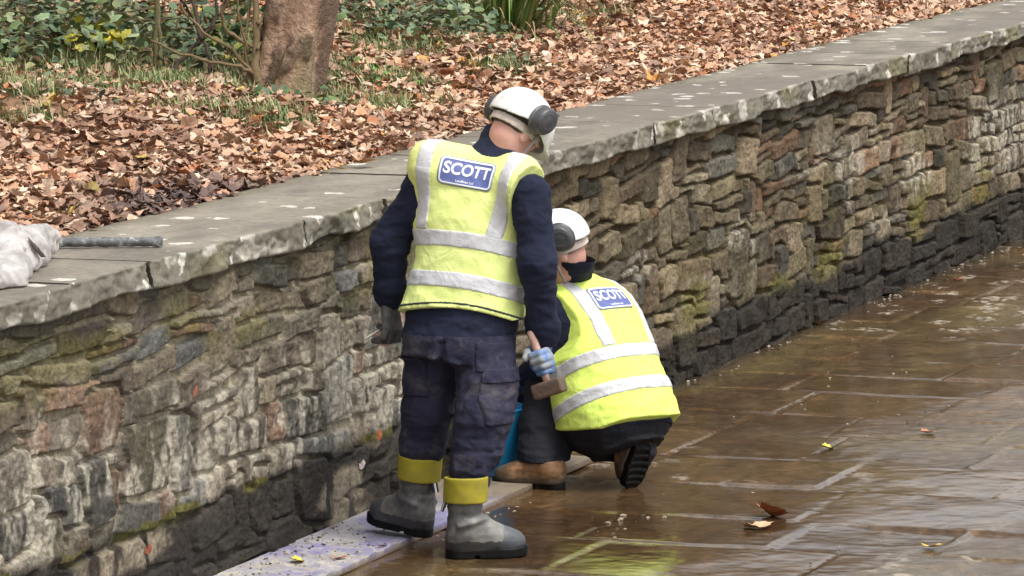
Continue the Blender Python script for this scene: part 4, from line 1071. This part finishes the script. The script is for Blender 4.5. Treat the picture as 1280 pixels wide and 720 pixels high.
def standing_man():
    m = Man(592, 690, None, None); P = m.P
    root = empty("person", m.w, m.a)
    tag(root, "standing workman seen from behind in a faded yellow vest, grey rubber boots and white helmet, looking down with a club hammer in his right hand", "person")
    root["label"] = "standing workman from behind in faded yellow vest and grey rubber boots holding a hammer"
    R = frame(19, 13, 7.5)
    O = P(577, 400, 0.05)
    st = [(-.12, 0, -.01, .185, .135), (.0, 0, 0, .190, .140), (.10, -.002, .0, .188, .140), (.22, -.004, 0, .184, .138), (.34, -.030, -.005, .196, .138), (.43, -.040, -.008, .208, .130),
          (.50, -.040, -.01, .216, .114), (.545, -.030, -.008, .208, .098), (.585, -.012, -.004, .168, .084), (.615, .006, .0, .110, .072), (.64, .012, .008, .072, .062), (.70, .014, .02, .058, .056)]
    T = Loft(O, R, st, 2.4)
    shL, shR = P(535, 204, .13), P(662, 238, -.06)
    elL, wrL = P(488, 300, .20), P(487, 368, .24)
    elR, wrR = P(672, 330, -.10), P(680, 418, -.02)
    hipL, knL, anL = P(548, 425, .08), P(536, 512, .10), P(522, 590, .16)
    hipR, knR, anR = P(605, 428, -.01), P(606, 522, -.10), P(588, 600, -.13)
    hc = P(645, 163, .16); Rh = frame(42, 50, 10)
    # hands first: the right fist holds the hammer upright, the left a thin pointing chisel
    sR = nrm(V3(-.30, .12, .94)); dR = V3(.36, -.80, .20); dR = nrm(dR - sR * (dR @ sR)); nR = np.cross(dR, sR); nR = nR if nR[0] < 0 else -nR
    WR = P(672, 455, .02); WL = P(487, 376, .24); dL = nrm(V3(.10, -.12, -1)); sL = V3(.55, .80, .05); nL = np.cross(dL, nrm(sL)); nL = nL if nL[1] > 0 else -nL
    B = Field(P(445, 720, -.45) - V3(0, 0, .02), P(705, 105, .60) + V3(0, 0, .05), 0.0062)
    B.loft(T, -.016, .02)
    for a in ([shL, elL, wrL, WL], [shR, elR, wrR, WR]): B.chain(a, [.044, .036, .030, .028], .025)
    for h_, k_, a_ in ((hipL, knL, anL), (hipR, knR, anR)): B.chain([h_, k_, a_], [.080, .058, .042], .04)
    B.chain([anL, P(524, 640, .17)], [.042, .038], .03); B.chain([P(524, 640, .17), P(488, 640, .28)], [.036, .026], .02)
    B.chain([anR, P(585, 676, -.15)], [.042, .038], .03); B.chain([P(585, 680, -.15), P(625, 684, -.09)], [.034, .024], .02)
    B.chain([T.world(.012, .01, .60), hc - Rh[2] * .05 - Rh[1] * .02], [.062, .060], .03)
    head(B, hc, Rh)
    add_hand(B, WR, dR, sR, nR, (62, 88, 50), sc=1.12); add_hand(B, WL, dL, sL, nL, (20, 42, 30))
    body = mesh("body", *B.mesh(1), M_SKIN, root)
    cropped_hair(body, hc, Rh)
    # fleece: torso below and beside the vest, collar, both sleeves
    J = Field(P(450, 450, -.4), P(705, 140, .6) + V3(0, 0, .05), 0.0062)
    J.loft(T, 0.004, .02)
    J.chain([shL + V3(.02, 0, -.01), elL, wrL], [.064, .053, .046], .04); J.chain([shR + V3(.004, .01, -.012), elR, wrR], [.064, .053, .048], .04)
    J.cone(wrL - nrm(wrL - elL) * .035, wrL, .052, .049, .012); J.cone(wrR - nrm(wrR - elR) * .04, wrR, .055, .052, .012)
    cN = T.world(.010, .012, .625); uN = nrm(R[2] + .25 * R[1] + .18 * R[0]); J.cone(cN - uN * .05, cN + uN * .046, .088, .074, .03)
    J.displace(fold_noise((8, 8, 15), 0.016, 3)); J.displace(fold_noise((20, 20, 30), 0.006, 5)); 
    elb = lambda P_: np.exp(-(np.minimum(np.linalg.norm(P_ - elL, axis=1), np.linalg.norm(P_ - elR, axis=1)) / .10) ** 2)
    J.displace(lambda P_: elb(P_) * fold_noise((5, 5, 30), 0.012, 9)(P_))
    J.clip(lambda Q: (T.loc(Q)[2] + .045 + .10 * 0) * -1 if False else np.where(np.abs(T.loc(Q)[0]) < .235, -(Q[..., 2] - (O[2] - .065)), -1.0))
    J.ell(cN + uN * .080, (.066, .070, .06), np.stack([R[0], np.cross(uN, R[0]), uN]), sub=True)
    mesh("fleece", *J.mesh(1), M_NAVY, root)
    # hi-vis vest
    Vs = Field(P(490, 415, -.4), P(705, 140, .55), 0.0050)
    Vs.loft(T, 0.018, .02); Vs.chain([T.world(-.08, -.01, .575), shL + V3(.012, -.03, .0)], [.072, .080], .07); Vs.chain([T.world(.08, -.01, .575), shR + V3(-.012, 0, .0)], [.072, .082], .07)
    Vs.displace(fold_noise((5, 5, 7), 0.012, 21, R)); Vs.displace(fold_noise((12, 12, 9), 0.006, 23, R)); Vs.displace(lambda P_: 0.5 * fold_noise((9, 9, 16), 0.009, 27, R)(P_) * sstep(.25, .05, T.loc(P_)[2]))
    Vs.displace(lambda P_: -0.012 * sstep(.10, .0, T.loc(P_)[2]))
    Vs.clip(lambda Q: -(T.loc(Q)[2] - (.012 + .016 * np.sin(T.loc(Q)[0] * 9 + 1) + .05 * T.loc(Q)[0])))
    def arm(Q):
        x, y, t = T.loc(Q); lim = np.interp(t, [-.1, .20, .31, .38, .45, .53, .60], [.40, .40, .240, .214, .212, .232, .252])
        return np.abs(x + .052) - lim
    Vs.clip(arm)
    Vs.clip(lambda Q: np.where(T.loc(Q)[2] > .50, (T.loc(Q)[2] - (.632 - .10 * 0)), -1))
    cn = T.world(.016, -.025, .665)
    Vs.ell(cn, (.100, .130, .085), R, sub=True)
    X, F = Vs.mesh(2)
    vest = mesh("hi_vis_vest", X, F, M_HIVIS_OLD, root)
    P_ = Vs.all(); lx, ly, lt = T.loc(P_); shell = np.maximum(Vs.v - .0035, -(Vs.v + .006))
    wob = 0.006 * np.sin(lx * 11 + 1)
    for t0 in (.125, .275): mesh("reflective_strip", *Vs.copy(np.maximum(shell, np.abs(lt - t0 - wob - .02 * lx) - .030)).mesh(1), M_STRIP, vest)
    for sx in (-1, 1):
        xc = -.034 + sx * np.interp(lt, [.25, .45, .62], [.140, .156, .160])
        mesh("reflective_strip", *Vs.copy(np.maximum(np.maximum(shell, np.abs(lx - xc) - .029), .300 - lt + .02 * lx)).mesh(1), M_STRIP, vest)
    mesh("hem_binding", *Vs.copy(np.maximum(np.maximum(Vs.v - .003, -(Vs.v + .012)), np.abs(lt - (.030 + .016 * np.sin(lx * 9 + 1) + .05 * lx)) - .0045)).mesh(0), M_BLUEBAND, vest)
    badge(X, F, vest, P(577, 214, -.05), R[0], R[2])
    # trousers
    Tr = Field(P(485, 640, -.5), P(675, 395, .5), 0.0058)
    pel = Loft(O, R, [(-.16, .0, -.01, .175, .135), (-.08, 0, -.01, .190, .146), (0, 0, 0, .184, .136), (.03, 0, 0, .170, .122)], 2.4)
    Tr.loft(pel, 0, .02)
    Tr.chain([hipL, (hipL + knL) / 2 + V3(-.002, 0, 0), knL, (knL + anL) / 2, anL], [.098, .089, .081, .071, .054], .02)
    Tr.chain([hipR, (hipR + knR) / 2 + V3(.008, 0, 0), knR + V3(-.006, 0, 0), (knR + anR) / 2 - V3(.004, 0, 0), anR], [.101, .094, .084, .073, .056], .02)
    Tr.displace(fold_noise((13, 13, 5), 0.015, 41)); Tr.displace(fold_noise((16, 16, 22), 0.009, 43)); Tr.displace(lambda Q: fold_noise((8, 8, 22), 0.013, 45)(Q) * (np.exp(-((Q[:, 2] - .50) / .10) ** 2) + 1.3 * np.exp(-((Q[:, 2] - .34) / .07) ** 2)))
    mid = (hipL + hipR) / 2
    Tr.displace(lambda Q: 0.010 * np.exp(-((((Q - mid) @ R[0]) + .012) / .012) ** 2) * (Q[:, 2] < mid[2] + .02), .06)
    Tr.clip(lambda Q: np.where(Q[..., 0] < -.103, (anL[2] - .035) - Q[..., 2], (anR[2] - .035) - Q[..., 2]))
    trs = mesh("trousers", *Tr.mesh(1), M_TROUSER, root)
    # cargo pouches, flap, back pocket and belt line
    bvh = BVHTree.FromPolygons([v.co[:] for v in trs.data.vertices], [tuple(p.vertices) for p in trs.data.polygons])
    sh = lambda w, lo: np.maximum(np.maximum(Tr.v - w, -(Tr.v + .008)), lo)
    Q = Tr.all()
    def boxd(px, py, off, hw, hh, yawd, slope=0):
        c = P(px, py, off); a = V3(math.cos(math.radians(yawd)), -math.sin(math.radians(yawd)), 0); q = Q - c
        x = q @ a; n_ = np.cross(a, V3(0, 0, 1)); dn = np.abs(q @ n_) - .09
        return np.maximum(np.maximum(np.abs(x) - hw, np.abs(q[..., 2] + slope * x) - hh), dn)
    mesh("cargo_pocket", *Tr.copy(sh(.010, boxd(634, 504, -.16, .070, .078, 35))).mesh(1), M_TROUSER, trs)
    mesh("pocket_flap", *Tr.copy(sh(.014, boxd(636, 470, -.16, .072, .026, 35))).mesh(1), M_TROUSER, trs)
    mesh("cargo_pocket", *Tr.copy(sh(.008, boxd(507, 470, .03, .060, .075, -55))).mesh(1), M_TROUSER, trs)
    mesh("back_pocket", *Tr.copy(sh(.005, boxd(618, 447, -.13, .062, .055, 15, .1))).mesh(1), M_TROUSER, trs)
    # boots
    (UX, UF), (SX, SF) = boot_fields(0.220, .064, .058)
    for heel, td, pitch in ((P(556, 705, -.19), V3(.285, .075, 0), 0.0), (P(538, 674, .10), V3(-.225, .20, 0), 0.10)):
        d = nrm(td); d = nrm(d + V3(0, 0, pitch)); heel = heel - d * 0.0
        M = boot_matrix(V3(heel[0], heel[1], .006 if pitch == 0 else .036), d)
        b = mesh("rubber_boot", UX, UF, M_BOOT, root, mw=M); mesh("sole", SX, SF, M_BLACK, b)
        C = Field((-.12, -.05, .18), (.12, .20, .34), .0048); C.cone(V3(0, .078, .20), V3(0, .080, .36), .0765, .081, 0); C.cone(V3(0, .078, .18), V3(0, .080, .38), .066, .073, 0) if False else None
        C.displace(fold_noise((8, 8, 10), .006, 51)); C.clip(lambda Q_: np.maximum(.208 - Q_[..., 2], Q_[..., 2] - (.300 + .05 * Q_[..., 0])))
        S2 = Field((-.12, -.05, .18), (.12, .20, .34), .0048); S2.cone(V3(0, .078, .20), V3(0, .080, .36), .066, .073, 0)
        C.v = np.maximum(C.v, -S2.v)
        mesh("cuff", *C.mesh(1), M_YELLOW, b)
        t = MB(); c0 = V3(0, .078 - .078, .225)
        for k_, (w_, cc) in enumerate(((.010, (.02, .02, .02)), (.0045, (.8, .8, .8)))):
            for x0 in (-w_, w_) if k_ == 0 else (0,):
                t.add([(x0 - .0045, .010 - .001 * k_, .215), (x0 + .0045, .010 - .001 * k_, .215), (x0 + .0045, -.008, .175), (x0 - .0045, -.008, .175), (x0 - .0045, .002, .220), (x0 + .0045, .002, .220), (x0 + .0045, -.013, .175), (x0 - .0045, -.013, .175)],
                      [(0, 1, 2, 3), (7, 6, 5, 4), (0, 3, 7, 4), (1, 5, 6, 2), (3, 2, 6, 7), (0, 4, 5, 1)], cc)
        t.build("pull_tab", attr_mat("tab_cloth", var=.1, bump=0), b, False)
    # helmet and gloves
    build_helmet(root, mat4(Rh.T, hc))
    for W, d, s, n, cur, wr, el, mt in ((WR, dR, sR, nR, (62, 88, 50), wrR, elR, M_GLOVE), (WL, dL, sL, nL, (20, 42, 30), wrL, elL, M_GLOVE2)):
        lo = np.minimum(W, wr) - .16; hi = np.maximum(W, wr) + .16
        G = Field(lo, hi, .0034); add_hand(G, W, d, s, n, cur, fat=.0030, spread=0.0 if mt is M_GLOVE else .10, sc=1.12 if mt is M_GLOVE else 1.16); G.chain([W, W + (wr - W) * .6, wr - nrm(el - wr) * -.02], [.030, .036, .042], .02)
        G.displace(lambda Q_: .002 * (fbm(Q_ * 60, 2, 61) - .5)); mesh("work_glove", *G.mesh(1), mt, root)
    # the tools he holds
    fist = WR + dR * .097 + nR * .030
    h0, h1 = fist + sR * .125, fist - sR * .085; w0 = m.to_world(h1)
    t = empty("club_hammer", w0, m.a); tag(t, "club hammer with pale wooden handle and brown head gripped by the standing man", "hammer")
    hb = MB(); hb.tube([h0 - h1, h0 - h1 - sR * .004, (h0 - h1) * .8, (h0 - h1) * .4, V3(0, 0, 0)], [.010, .0165, .0155, .0145, .0135], 12, lin(186, 150, 136)); hb.build("handle", attr_mat("pale_wood", var=.25, vs=70), t)
    ha = nrm(V3(.82, -.40, .36) - sR * (V3(.82, -.40, .36) @ sR)); hn = np.cross(ha, sR)
    HF = Field((-.12,) * 3, (.12,) * 3, .0036); HF.box(V3(0, 0, 0) - sR * .012, (.064, .027, .029), np.stack([ha, hn, sR]), .010); HF.displace(lambda Q_: .004 * (fbm(Q_ * 40, 3, 63) - .5))
    mesh("hammer_head", *HF.mesh(1), simple("rusty_iron", lin(104, 80, 64), .7, lin(84, 72, 62), 20, bump=.5, bs=60), t)
    k0, k1 = WL + dL * .088 + nL * .022, P(456, 424, .15); ax_ = nrm(k1 - k0)
    t = tag(empty("pointing_chisel", m.to_world(k0), m.a), "thin steel pointing chisel poking out of the standing man's grey glove", "chisel")
    b = MB(); b.tube([-ax_ * .07, ax_ * .03, ax_ * .05], [.008, .008, .006], 10, lin(80, 70, 60)); b.build("handle", M_BARK2, t)
    b = MB(); b.tube([ax_ * .05, k1 - k0 - ax_ * .02, k1 - k0], [.005, .0045, .002], 8, lin(176, 170, 160)); b.build("blade", attr_mat("worn_steel", rough=.4, var=.2), t)

# ---------------------------------------------------------------- the crouching man
def crouching_man():
    m = Man(735, 612, None, None); P = m.P
    root = empty("person", m.w, m.a)
    tag(root, "crouching workman in a bright clean yellow vest and tan leather boots facing the wall", "person")
    R = frame(-52, 27, 4)
    O = P(779, 530, .03)
    st = [(-.06, 0, .02, .225, .190), (.02, 0, .02, .232, .195), (.10, 0, .015, .232, .190), (.22, 0, .005, .226, .178), (.34, 0, -.008, .222, .160), (.44, 0, -.012, .220, .140),
          (.52, 0, -.005, .212, .116), (.575, 0, .010, .185, .092), (.61, 0, .022, .120, .076), (.64, 0, .030, .074, .064), (.70, 0, .04, .060, .058)]
    T = Loft(O, R, st, 2.2)
    shL, shR = T.world(-.185, .02, .50), T.world(.185, .02, .50)
    elL, wrL = P(694, 450, .08), P(662, 470, .30); elR, wrR = P(705, 440, .45), P(660, 500, .55)
    hipL, knL, anL = P(758, 532, -.06), P(686, 490, .22), P(677, 585, -.01)
    hipR, knR, anR = P(788, 526, .12), P(706, 520, .32), P(797, 566, .05)
    hc = P(699, 311, .06); Rh = frame(-78, 36, -10)
    B = Field(P(600, 650, -.4) - V3(0, 0, .02), P(865, 245, .8) + V3(0, 0, .05), 0.0064)
    B.loft(T, -.05, .02)
    for a in ([shL, elL, wrL], [shR, elR, wrR]): B.chain(a, [.044, .036, .030], .025)
    B.chain([hipL, knL, anL], [.085, .058, .042], .04); B.chain([hipR, knR, anR], [.085, .058, .042], .04)
    B.chain([anL, P(690, 604, -.01), P(645, 606, .06)], [.040, .034, .024], .02); B.chain([anR, P(800, 580, .04), P(790, 600, .05)], [.036, .028, .022], .02)
    B.chain([T.world(0, .035, .60), hc - Rh[2] * .05 - Rh[1] * .02], [.062, .060], .03); head(B, hc, Rh)
    hands = []
    for w, e, sd in ((wrL, elL, 1), (wrR, elR, -1)):
        d = nrm(w - e); s = V3(0, .5 * sd, .8); n = np.cross(d, nrm(s)) * sd; n = n if n[2] < 0 else -n
        add_hand(B, w + d * .01, d, s, n, (35, 45, 30)); hands.append((w, d, s, n))
    body = mesh("body", *B.mesh(1), M_SKIN, root); cropped_hair(body, hc, Rh)
    J = Field(P(640, 560, -.4), P(860, 300, .8), 0.0064)
    J.loft(T, -.012, .02); J.chain([shL, elL, wrL], [.082, .068, .050], .04); J.chain([shR, elR, wrR], [.082, .068, .050], .04)
    cN = T.world(0, .035, .625); uN = nrm(hc - Rh[2] * .075 - Rh[1] * .025 - cN); J.cone(cN - uN * .05, hc - Rh[2] * .052 - Rh[1] * .036, .092, .080, .03)
    J.displace(fold_noise((7, 7, 15), 0.010, 73)); J.ell(hc - Rh[2] * .020 - Rh[1] * .02, (.070, .074, .05), np.stack([R[0], np.cross(uN, R[0]), uN]), sub=True)
    mesh("fleece", *J.mesh(1), M_NAVY, root)
    Vs = Field(P(655, 575, -.4), P(870, 310, .75), 0.0052)
    Vs.loft(T, 0.010, .02); Vs.chain([shL + R[0] * .03 + R[2] * .012, shL + R[0] * .01 + R[2] * .008], [.090, .088], .03); Vs.chain([shR - R[0] * .03 + R[2] * .012, shR - R[0] * .01 + R[2] * .008], [.090, .088], .03)
    Vs.displace(fold_noise((5, 5, 7), 0.014, 81, R)); Vs.displace(fold_noise((11, 11, 9), 0.007, 83, R)); Vs.displace(lambda Q: fold_noise((9, 9, 14), 0.012, 87, R)(Q) * sstep(.30, .02, T.loc(Q)[2]))
    def hem(Q): x, y, t = T.loc(Q); return -.035 + .42 * np.clip(y + .06, 0, .3) + .010 * np.sin(x * 12 + y * 9)
    Vs.clip(lambda Q: hem(Q) - T.loc(Q)[2])
    def arm(Q):
        x, y, t = T.loc(Q); yy = np.clip((y + .03) / .10, 0, 1)
        lim = np.interp(t, [-.1, .15, .26, .34, .42, .50, .60], [.50, .50, .262, .214, .200, .210, .235])
        return np.abs(x) - lim
    Vs.clip(arm)
    Vs.ell(T.world(0, .005, .672), (.100, .130, .080), R, sub=True); Vs.clip(lambda Q: T.loc(Q)[2] - .64)
    X, F = Vs.mesh(2); vest = mesh("hi_vis_vest", X, F, M_HIVIS, root)
    Q = Vs.all(); lx, ly, lt = T.loc(Q); shell = np.maximum(Vs.v - .0035, -(Vs.v + .006)); wob = .006 * np.sin(lx * 10 + ly * 7)
    for t0 in (.105, .245): mesh("reflective_strip", *Vs.copy(np.maximum(shell, np.abs(lt - t0 - wob) - .028)).mesh(1), M_STRIP, vest)
    for sx in (-1, 1):
        xc = sx * np.interp(lt, [.25, .45, .62], [.135, .148, .150]); mesh("reflective_strip", *Vs.copy(np.maximum(np.maximum(shell, np.abs(lx - xc) - .028), .272 - lt)).mesh(1), M_STRIP, vest)
    badge(X, F, vest, T.world(-.022, -.14, .475), R[0], R[2])
    Tr = Field(P(600, 640, -.45), P(865, 440, .8), 0.0062)
    Tr.loft(Loft(O, R, [(-.09, 0, .02, .150, .12), (-.05, 0, .02, .195, .160), (.0, 0, .02, .212, .175), (.08, 0, 0, .20, .165)], 2.3), 0, .02)
    Tr.chain([hipL + V3(0, 0, .03), (hipL + knL) / 2 - V3(0, 0, .005), knL], [.110, .104, .090], .05); Tr.chain([knL, (knL + anL) / 2, anL + V3(0, 0, -.06)], [.090, .096, .100], .03)
    Tr.chain([hipR + V3(0, 0, .03), knR], [.100, .076], .04); Tr.chain([knR, anR], [.074, .060], .02)
    Tr.displace(fold_noise((8, 8, 9), 0.014, 91)); Tr.displace(lambda Q_: fold_noise((6, 6, 22), .014, 95)(Q_) * np.exp(-((Q_[:, 2] - .15) / .12) ** 2))
    Tr.clip(lambda Q_: np.where(np.hypot(Q_[..., 0] - anL[0], Q_[..., 1] - anL[1]) < .19, .112 - Q_[..., 2], .012 - Q_[..., 2]))
    mesh("trousers", *Tr.mesh(1), M_TROUSER_DK, root)
    (UX, UF), (SX, SF) = boot_fields(0.135, .056, .054, True)
    h1 = P(708, 624, -.04); M1 = boot_matrix(V3(h1[0], h1[1], .006), V3(-.27, .10, 0), zs=.86)
    b = mesh("leather_boot", UX, UF, M_LEATHER, root, mw=M1); mesh("sole", SX, SF, M_BLACK, b)
    # the tucked foot stands on its toes: the sole looks back and to the right
    toe_dir = nrm(V3(-.25, .20, -.95)); up_ = nrm(V3(-.60, .70, .31)); toe = P(790, 620, -.02); heel2 = V3(toe[0], toe[1], .0) - toe_dir * .305 + V3(0, 0, .005)
    b = mesh("leather_boot", UX, UF, M_LEATHER, root, mw=boot_matrix(heel2, toe_dir, up_)); mesh("sole", SX, SF, M_BLACK, b)
    build_helmet(root, mat4(Rh.T, hc), -.062)
    for w, d, s, n in hands:
        G = Field(w - .16, w + .18, .0038); add_hand(G, w + d * .01, d, s, n, (35, 45, 30), fat=.0035); G.cone(w - d * .04, w + d * .02, .044, .032, .02); mesh("work_glove", *G.mesh(1), M_GLOVE2, root)

standing_man(); crouching_man()

# ---------------------------------------------------------------- board, bucket, spade, crumbs
def make_board():
    xs = np.linspace(17.4, 21.86, 220); ys = np.linspace(-.41, -.03, 24)
    X, Y = np.meshgrid(xs, ys, indexing='ij'); Z = .030 + .004 * (fbm(P3(X * 3, Y * 6), 3, 201) - .5) + .006 * sstep(.6, .8, fbm(P3(X * 9, Y * 18), 4, 203)) * sstep(20.2, 19.3, X)
    Yf = Y + np.where(Y < -.40, .006 * (fbm(P3(X * 6, Y), 3, 205) - .5), 0)
    base = np.array(lin(120, 108, 92)) * (0.6 + .7 * fbm(P3(X * 3, Y * 40), 4, 207))[..., None]
    wh = sstep(20.9, 20.2, X + .3 * (fbm(P3(X * 2, Y * 5), 3, 209) - .5))[..., None] * .85
    pale = np.array(lin(150, 147, 154)); pur = sstep(.48, .60, fbm(P3(X * 4, Y * 9), 4, 211))[..., None] * .8
    w_ = pale * (1 - pur) + np.array(lin(118, 116, 160)) * pur; grit = sstep(.52, .62, fbm(P3(X * 40, Y * 40), 3, 213))[..., None] * .5 * sstep(19.9, 19.2, X)[..., None]
    w_ = w_ * (1 - grit) + np.array(lin(196, 184, 150)) * grit
    C = base * (1 - wh) + w_ * wh; C = C * (.75 + .5 * fbm(P3(X * 12, Y * 14), 3, 215))[..., None]
    n, k = X.shape; V = np.stack([X, Yf, Z], -1).reshape(-1, 3); V2 = V.copy(); V2[:, 2] = .008
    F = [tuple(f) for f in grid_faces(n, k)] + [tuple(i + n * k for i in f[::-1]) for f in grid_faces(n, k)]; o = n * k
    F += [(i * k, i * k + o, (i + 1) * k + o, (i + 1) * k)[::-1] for i in range(n - 1)] + [(i * k + k - 1, (i + 1) * k + k - 1, (i + 1) * k + k - 1 + o, i * k + k - 1 + o)[::-1] for i in range(n - 1)]
    F += [((n - 1) * k + j, (n - 1) * k + j + 1, (n - 1) * k + j + 1 + o, (n - 1) * k + j + o)[::-1] for j in range(k - 1)] + [(j, j + o, j + 1 + o, j + 1)[::-1] for j in range(k - 1)]
    ec = np.array(lin(96, 78, 60)); C2 = np.tile(ec, (n * k, 1))
    ob = mesh("board", V := np.vstack([V, V2]), F, attr_mat("stained_plywood", var=.3, vs=60, bump=.4), smooth=False, attrs={"col": np.vstack([C.reshape(-1, 3), C2])})
    tag(ob, "long flat board along the wall foot, stained white and violet near the taller man", "board")

def make_bucket():
    c = on_z(616, 592, .03); root = empty("bucket", c); tag(root, "bright blue plastic bucket standing between the two men's legs", "bucket")
    n = 48; prof = [(.0, .0), (.105, .0), (.112, .01), (.138, .245), (.142, .250), (.142, .262), (.148, .264), (.148, .272), (.134, .272), (.130, .24), (.104, .012), (.0, .012)]
    V = [(r * math.cos(2 * math.pi * i / n), r * math.sin(2 * math.pi * i / n), z) for r, z in prof for i in range(n)]
    F = [(a * n + i, a * n + (i + 1) % n, (a + 1) * n + (i + 1) % n, (a + 1) * n + i) for a in range(len(prof) - 1) for i in range(n)]
    mesh("pail", V, F, simple("blue_plastic", (0.012, 0.27, 0.60), .4, (0.03, 0.30, 0.58), 8, bump=.05), root)
    b = MB(); b.tube([V3(.15 * math.cos(a), .15 * math.sin(a) * .75 - .02, .25 - .10 * math.sin(a) ** 2) for a in np.linspace(0, math.pi, 18)], .003, 8); b.build("bail_handle", attr_mat("bail_wire", rough=.4), root)

def make_pole_and_bag():
    """a grey taped pole across the coping, its far end in a crumpled plastic bag"""
    Z = 1.226
    a, b_ = on_z(62, 303, Z + .020), on_z(203, 302, Z + .018); root = empty("pole", b_); tag(root, "grey taped pole lying across the coping, its other end inside a plastic bag", "pole")
    d = nrm(a - b_); t = MB(); L = np.linalg.norm(a - b_); N = 40
    rr = [.0165 + .0012 * math.sin(i * 1.7) + (.002 if i in (1, 2, 14, 15) else 0) for i in range(N + 1)]
    t.tube([V3(0, 0, 0) - d * .002] + [d * (L * 1.35 * i / N) for i in range(N + 1)], [.010] + rr, 14, lin(112, 114, 114))
    tm = NT("taped_shaft"); v = tm.coord(); tm.base(tm.ramp(tm.noise(v, 26, 7, .7), [(.38, (.045, .05, .052)), (.55, (.13, .135, .135)), (.66, (.42, .41, .39))])); tm.rough(.6); tm.bump(tm.noise(v, 50, 5), .5, .006)
    t.build("shaft", tm.m, root)
    A, B_, C_, D_, E_, F_ = [on_z(*q) for q in ((14, 350, 1.242), (42, 318, 1.265), (57, 300, 1.285), (8, 304, 1.315), (-45, 318, 1.300), (-30, 356, 1.245))]
    lo = np.min([A, B_, C_, D_, E_, F_], 0) - .12; hi = np.max([A, B_, C_, D_, E_, F_], 0) + .12
    G = Field(lo, hi, .0055)
    G.chain([A, B_, C_], [.012, .020, .030], .03); G.chain([C_, D_, E_], [.022, .034, .040], .04); G.chain([E_, F_, A], [.04, .022, .012], .04); G.cone(D_, A, .030, .012, .05); G.cone(D_, B_, .03, .02, .04); G.cone(E_, A, .03, .015, .05)
    G.displace(fold_noise((6, 11, 11), .026, 231), .06); G.displace(fold_noise((13, 17, 17), .018, 235)); G.displace(fold_noise((30, 36, 36), .006, 237))
    G.clip(lambda Q: 1.2255 - Q[..., 2])
    m = NT("cloudy_plastic"); v = m.coord(); m.base(m.ramp(m.noise(v, 9, 7, .65), [(.38, lin(168, 162, 158)), (.6, lin(226, 222, 218)), (.75, lin(190, 184, 178))])); m.rough(.38); m.b.inputs["Transmission Weight"].default_value = .45; m.b.inputs["IOR"].default_value = 1.2; m.bump(m.noise(v, 34, 5), .35, .006)
    X, F = G.mesh(1); o = mesh("plastic_bag", X - C_, F, m.m); o.location = C_
    tag(o, "crumpled cloudy plastic bag lying on the coping at the far left", "bag")
    bvh = BVHTree.FromPolygons([tuple(q) for q in X], [tuple(f) for f in F]); rd = ray(43, 311); h = bvh.ray_cast(Vector(CAM), Vector(rd), 60)
    p = np.array(h[0]) - rd * .03 if h[0] is not None else C_ + V3(0, 0, .05)
    single_leaf(p, .085, lin(138, 124, 116), "dull grey brown leaf stuck to the plastic bag on the coping", 0, 0.6, 0.95)

def make_crumbs():
    """mortar crumbs and grit: on the board, along the wall foot and in the joints"""
    r = np.random.default_rng(31); P_ = []
    n = 170; P_.append(np.c_[r.uniform(18.6, 19.9, n), -.05 - .33 * r.random(n) ** 1.5, np.full(n, .033), r.uniform(.002, .006, n)])
    n = 220; x = r.uniform(21.9, 32.5, n); P_.append(np.c_[x, -.03 - np.abs(r.normal(0, .05, n)), np.full(n, .004), r.uniform(.002, .009, n)])
    n = 12; P_.append(np.c_[r.normal(20.35, .18, n), r.normal(-1.02, .06, n), np.full(n, .006), r.uniform(.004, .012, n)])
    n = 40; P_.append(np.c_[r.uniform(19.6, 20.8, n), r.normal(-.47, .03, n), np.full(n, .006), r.uniform(.004, .011, n)])
    n = 150; P_.append(np.c_[r.uniform(18.5, 27, n), r.uniform(-3, -.2, n), np.full(n, .006), r.uniform(.002, .006, n)])
    Q = np.vstack(P_); n = len(Q)
    ico = np.array([(0, 0, 1), (.9, 0, .3), (.28, .85, .3), (-.72, .52, .3), (-.72, -.52, .3), (.28, -.85, .3), (.72, .52, -.4), (-.28, .85, -.4), (-.9, 0, -.4), (-.28, -.85, -.4), (.72, -.52, -.4)])
    fc = np.array([(0, 1, 2), (0, 2, 3), (0, 3, 4), (0, 4, 5), (0, 5, 1), (1, 6, 2), (2, 6, 7), (2, 7, 3), (3, 7, 8), (3, 8, 4), (4, 8, 9), (4, 9, 5), (5, 9, 10), (5, 10, 1), (1, 10, 6)])
    V = ico[None] * Q[:, None, 3:4] * r.uniform(.6, 1.4, (n, 11, 1)) * np.array([1.2, 1.2, .7]) + Q[:, None, :3]
    F = (fc[None] + (np.arange(n) * 11)[:, None, None]).reshape(-1, 3)
    c = np.where(r.random((n, 1)) < .62, np.array([lin(150, 138, 118)]), np.array([lin(70, 58, 46)])) * r.uniform(.6, 1.1, (n, 1))
    tag(mesh("mortar_crumbs", V.reshape(-1, 3), F, attr_mat("crumb", var=.2), attrs={"col": np.repeat(c, 11, 0)}, smooth=False), "pale mortar crumbs and grit along the wall foot, on the board and path", "crumbs", kind="stuff")

make_board(); make_bucket(); make_pole_and_bag(); make_crumbs()
